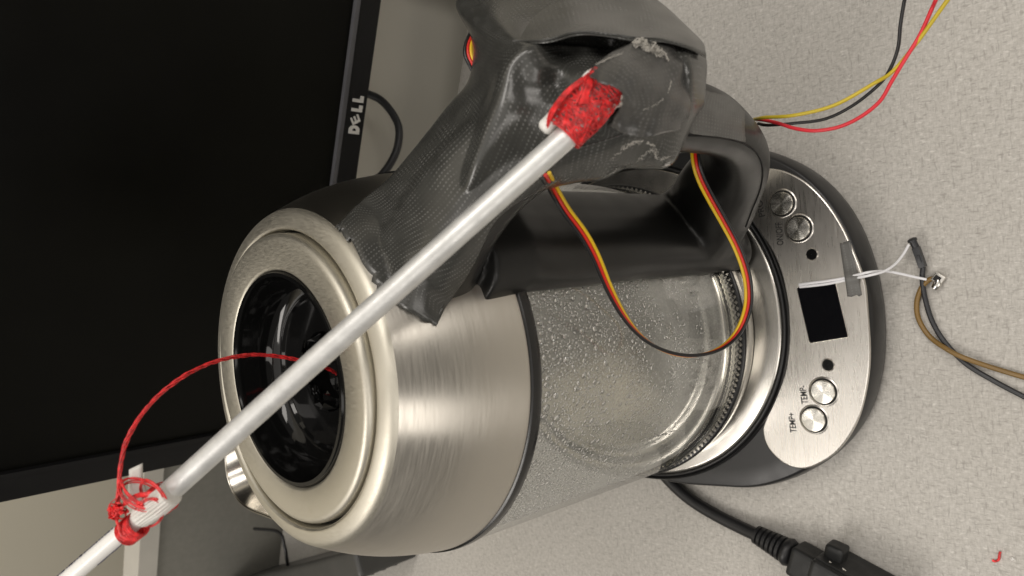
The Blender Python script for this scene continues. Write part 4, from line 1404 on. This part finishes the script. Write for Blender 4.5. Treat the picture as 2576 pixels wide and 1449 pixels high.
# ------------------------------------------------------------------ white sensor wires, jumper leads
def on(pts):
    return [atz(x, y, z) for x, y, z in pts]
wA = on([(2010, 716, PZ+.0008), (2040, 712, PZ+.0012), (2080, 707, PZ+.0012), (2120, 700, PZ+.0011), (2150, 693, PZ+.0015), (2185, 685, .023), (2225, 682, .016), (2262, 688, .011), (2306, 698, .006), (2330, 703, .004)])
wB = on([(2012, 722, PZ+.0008), (2042, 719, PZ+.0012), (2082, 714, PZ+.0012), (2122, 706, PZ+.0011), (2156, 699, PZ+.0016), (2190, 692, .0235), (2225, 682, .019), (2252, 664, .014), (2272, 640, .010), (2286, 616, .0075)])
thing_tube('signal_wire', spline(wA, 8), 0.0006, WHITEW, 'white wire from the display, its free end lying near the brown lead', 'wire', 'white wires taped to the panel')
thing_tube('signal_wire', spline(wB, 8), 0.0006, WHITEW, 'white wire from the display, curving up into the black plug end', 'wire', 'white wires taped to the panel')
tubes_b = on([(2322, 672, .0036), (2320, 700, .0032), (2326, 745, .0024), (2345, 808, .0016), (2378, 862, .0013), (2430, 915, .0012), (2500, 958, .0012), (2580, 1000, .0012), (2640, 1030, .0012)])
jb = empty('jumper_lead', tuple(tubes_b[0]), 'charcoal jumper lead ending in a black plug housing with a round cap', 'jumper wire', 'jumper leads on the desk')
tubes('lead', [(spline(tubes_b, 8), 0.0011)], GREYW, jb, 12)
hA, hB = atz(2304, 622, .0045), atz(2322, 672, .0036)
hx = hB - hA; hlen = np.linalg.norm(hx)
Mh = frame((hA+hB)/2 - loc_of(jb), hx, np.array([0, 0, 1.0]))
bevel_box('plug_housing', (hlen, 0.0036, 0.0028), GREYW, jb, 0.0003, Mh)
bevel_box('latch_tab', (hlen*0.35, 0.0008, 0.0014), GREYW, jb, 0.0002, Mh @ Matrix.Translation((0.0006, 0.0020, 0.0)))
cA = atz(2293, 600, .006)
tubes('round_cap', [([cA, cA*0.9 + hA*0.1, cA*0.72 + hA*0.28, cA*0.7 + hA*0.3, hA + hx*0.05], [0.0012, 0.0020, 0.0020, 0.0015, 0.0015])], GREYW, jb, 16)
tubes_w = on([(2350, 700, .0030), (2334, 706, .0030), (2316, 728, .0024), (2306, 765, .0016), (2312, 805, .0013), (2340, 848, .0014), (2388, 882, .0034), (2430, 902, .0036), (2500, 926, .0016), (2580, 950, .0012), (2640, 966, .0012)])
jw = empty('jumper_lead', tuple(tubes_w[0]), 'brown jumper lead ending in a bare square metal terminal', 'jumper wire', 'jumper leads on the desk')
tubes('lead', [(spline(tubes_w, 8), 0.0011)], BROWN, jw, 12)
tA = atz(2362, 700, .0026)
Mt = frame(tA - loc_of(jw), atz(2372, 706, .004) - atz(2352, 694, .004), np.array([0, 0, 1.0]))
V = []
bevel_box('terminal_box', (0.0044, 0.0032, 0.0040), TIN, jw, 0.0003, Mt)
bevel_box('terminal_mouth', (0.0026, 0.0012, 0.0024), GROOVE, jw, 0.0001, Mt @ Matrix.Translation((-0.0002, 0.0013, 0.0002)))
tubes('terminal_barrel', [([atz(2352, 724, .003), atz(2358, 716, .0036), tA], [0.0016, 0.0018, 0.0016])], TIN, jw, 12)

# ------------------------------------------------------------------ power cord and adapter
pc = on([(1600, 1120, .005), (1650, 1172, .0045), (1700, 1225, .0042), (1745, 1262, .0042), (1800, 1295, .0044), (1855, 1323, .0050), (1908, 1348, .0062)])
pcs = spline(pc, 10)
pw_ = empty('mains_cable', tuple(pc[0]), 'black mains cord from under the base, running to a ribbed plug', 'cable')
tubes('cord', [(pcs, 0.0034)], CORD, pw_, 18)
r0, r1 = atz(1902, 1344, .0065), atz(1986, 1390, .0085)
rx = r1 - r0
pr, rr2 = [], []
for k in range(6):
    for (ds, r_) in ((0.0, .0038), (0.02, .0049 + .00028*k), (0.10, .0049 + .00028*k), (0.12, .0038 + .0002*k)):
        pr.append(r0 + rx*(k/7.0 + ds)); rr2.append(r_)
tubes('strain_relief', [(pr, rr2)], CORD, pw_, 20)
pr = [r0 + rx*s for s in (0.84, 0.87, 0.98, 1.08, 1.12)]
tubes('plug_neck', [(pr, [0.0042, 0.0064, 0.0072, 0.0064, 0.005])], CORD, pw_, 24)
p0, p1 = atz(1998, 1400, .0090), atz(2090, 1452, .0100)
px_ = p1 - p0
bevel_box('plug_body', (np.linalg.norm(px_), 0.0136, 0.0150), PLUGP, pw_, 0.0024, frame((p0+p1)/2 - loc_of(pw_), px_, np.array([0, 0, 1.0])), 3)
a0_, a1_ = atz(2062, 1410, .014), atz(2272, 1528, .014)
ad = empty('power_adapter', tuple((a0_+a1_)/2), 'scuffed black power adapter block with a knob at the lower edge', 'adapter')
axx = a1_ - a0_
side = np.cross(axx/np.linalg.norm(axx), np.array([0, 0, 1.0]))
if side @ IY < 0: side = -side
c_ = (a0_+a1_)/2 + side*0.0125
bevel_box('adapter_body', (np.linalg.norm(axx), 0.0272, 0.036), PLUGP, ad, 0.0022, frame(c_ - loc_of(ad), axx, np.array([0, 0, 1.0])), 3)
bevel_box('adapter_rim', (np.linalg.norm(axx)*0.97, 0.0022, 0.0375), PLUGP, ad, 0.0007, frame(c_ + np.array([0, 0, 0.0095]) - loc_of(ad), axx, np.array([0, 0, 1.0])), 2)
kp = atz(2108, 1372, .0128)
kdir = np.array(atz(2100, 1410, .0128)) - kp
kd = kdir/np.linalg.norm(kdir)
bevel_box('knob', (0.013, 0.0098, 0.0085), PLUGP, ad, 0.0024, frame(kp + kd*0.006 - loc_of(ad), kd, np.array([0, 0, 1.0])), 4)
for k in range(3):
    kk = kp + kd*(0.004) + np.array([0, 0, 0.0])
for (x, y) in ((2090, 1418), (2125, 1436), (2060, 1445)):
    P = [atz(x, y, .0268) + RNG.normal(0, .0007, 3)*np.array([1, 1, 0]) for _ in range(3)]
    tubes('scuff', [(P, 0.00022)], FRAY, ad, 4)

# crumbs on the desk
P = on([(2516, 1388, .0006), (2514, 1398, .0007), (2512, 1408, .0006), (2503, 1412, .0006), (2496, 1409, .0006)])
thing_tube('thread_scrap', spline(P, 6), 0.0005, THREAD, 'tiny red thread scrap on the desk near the lower right corner', 'thread scrap')
P = atz(2546, 1406, .0006)
mesh_v = [np.array(v)*0.0009 for v in ((1, 0, 0), (0, 1, 0.1), (-1, 0.2, 0), (0, -1, 0), (0.2, 0, 0.8), (0, 0.1, -.5))]
o = mesh('paper_crumb', mesh_v, [(0, 1, 4), (1, 2, 4), (2, 3, 4), (3, 0, 4), (1, 0, 5), (2, 1, 5), (3, 2, 5), (0, 3, 5)], WHITEP, None, False, loc=tuple(P))
tag(o, 'tiny white crumb on the desk beside the red thread scrap', 'crumb')
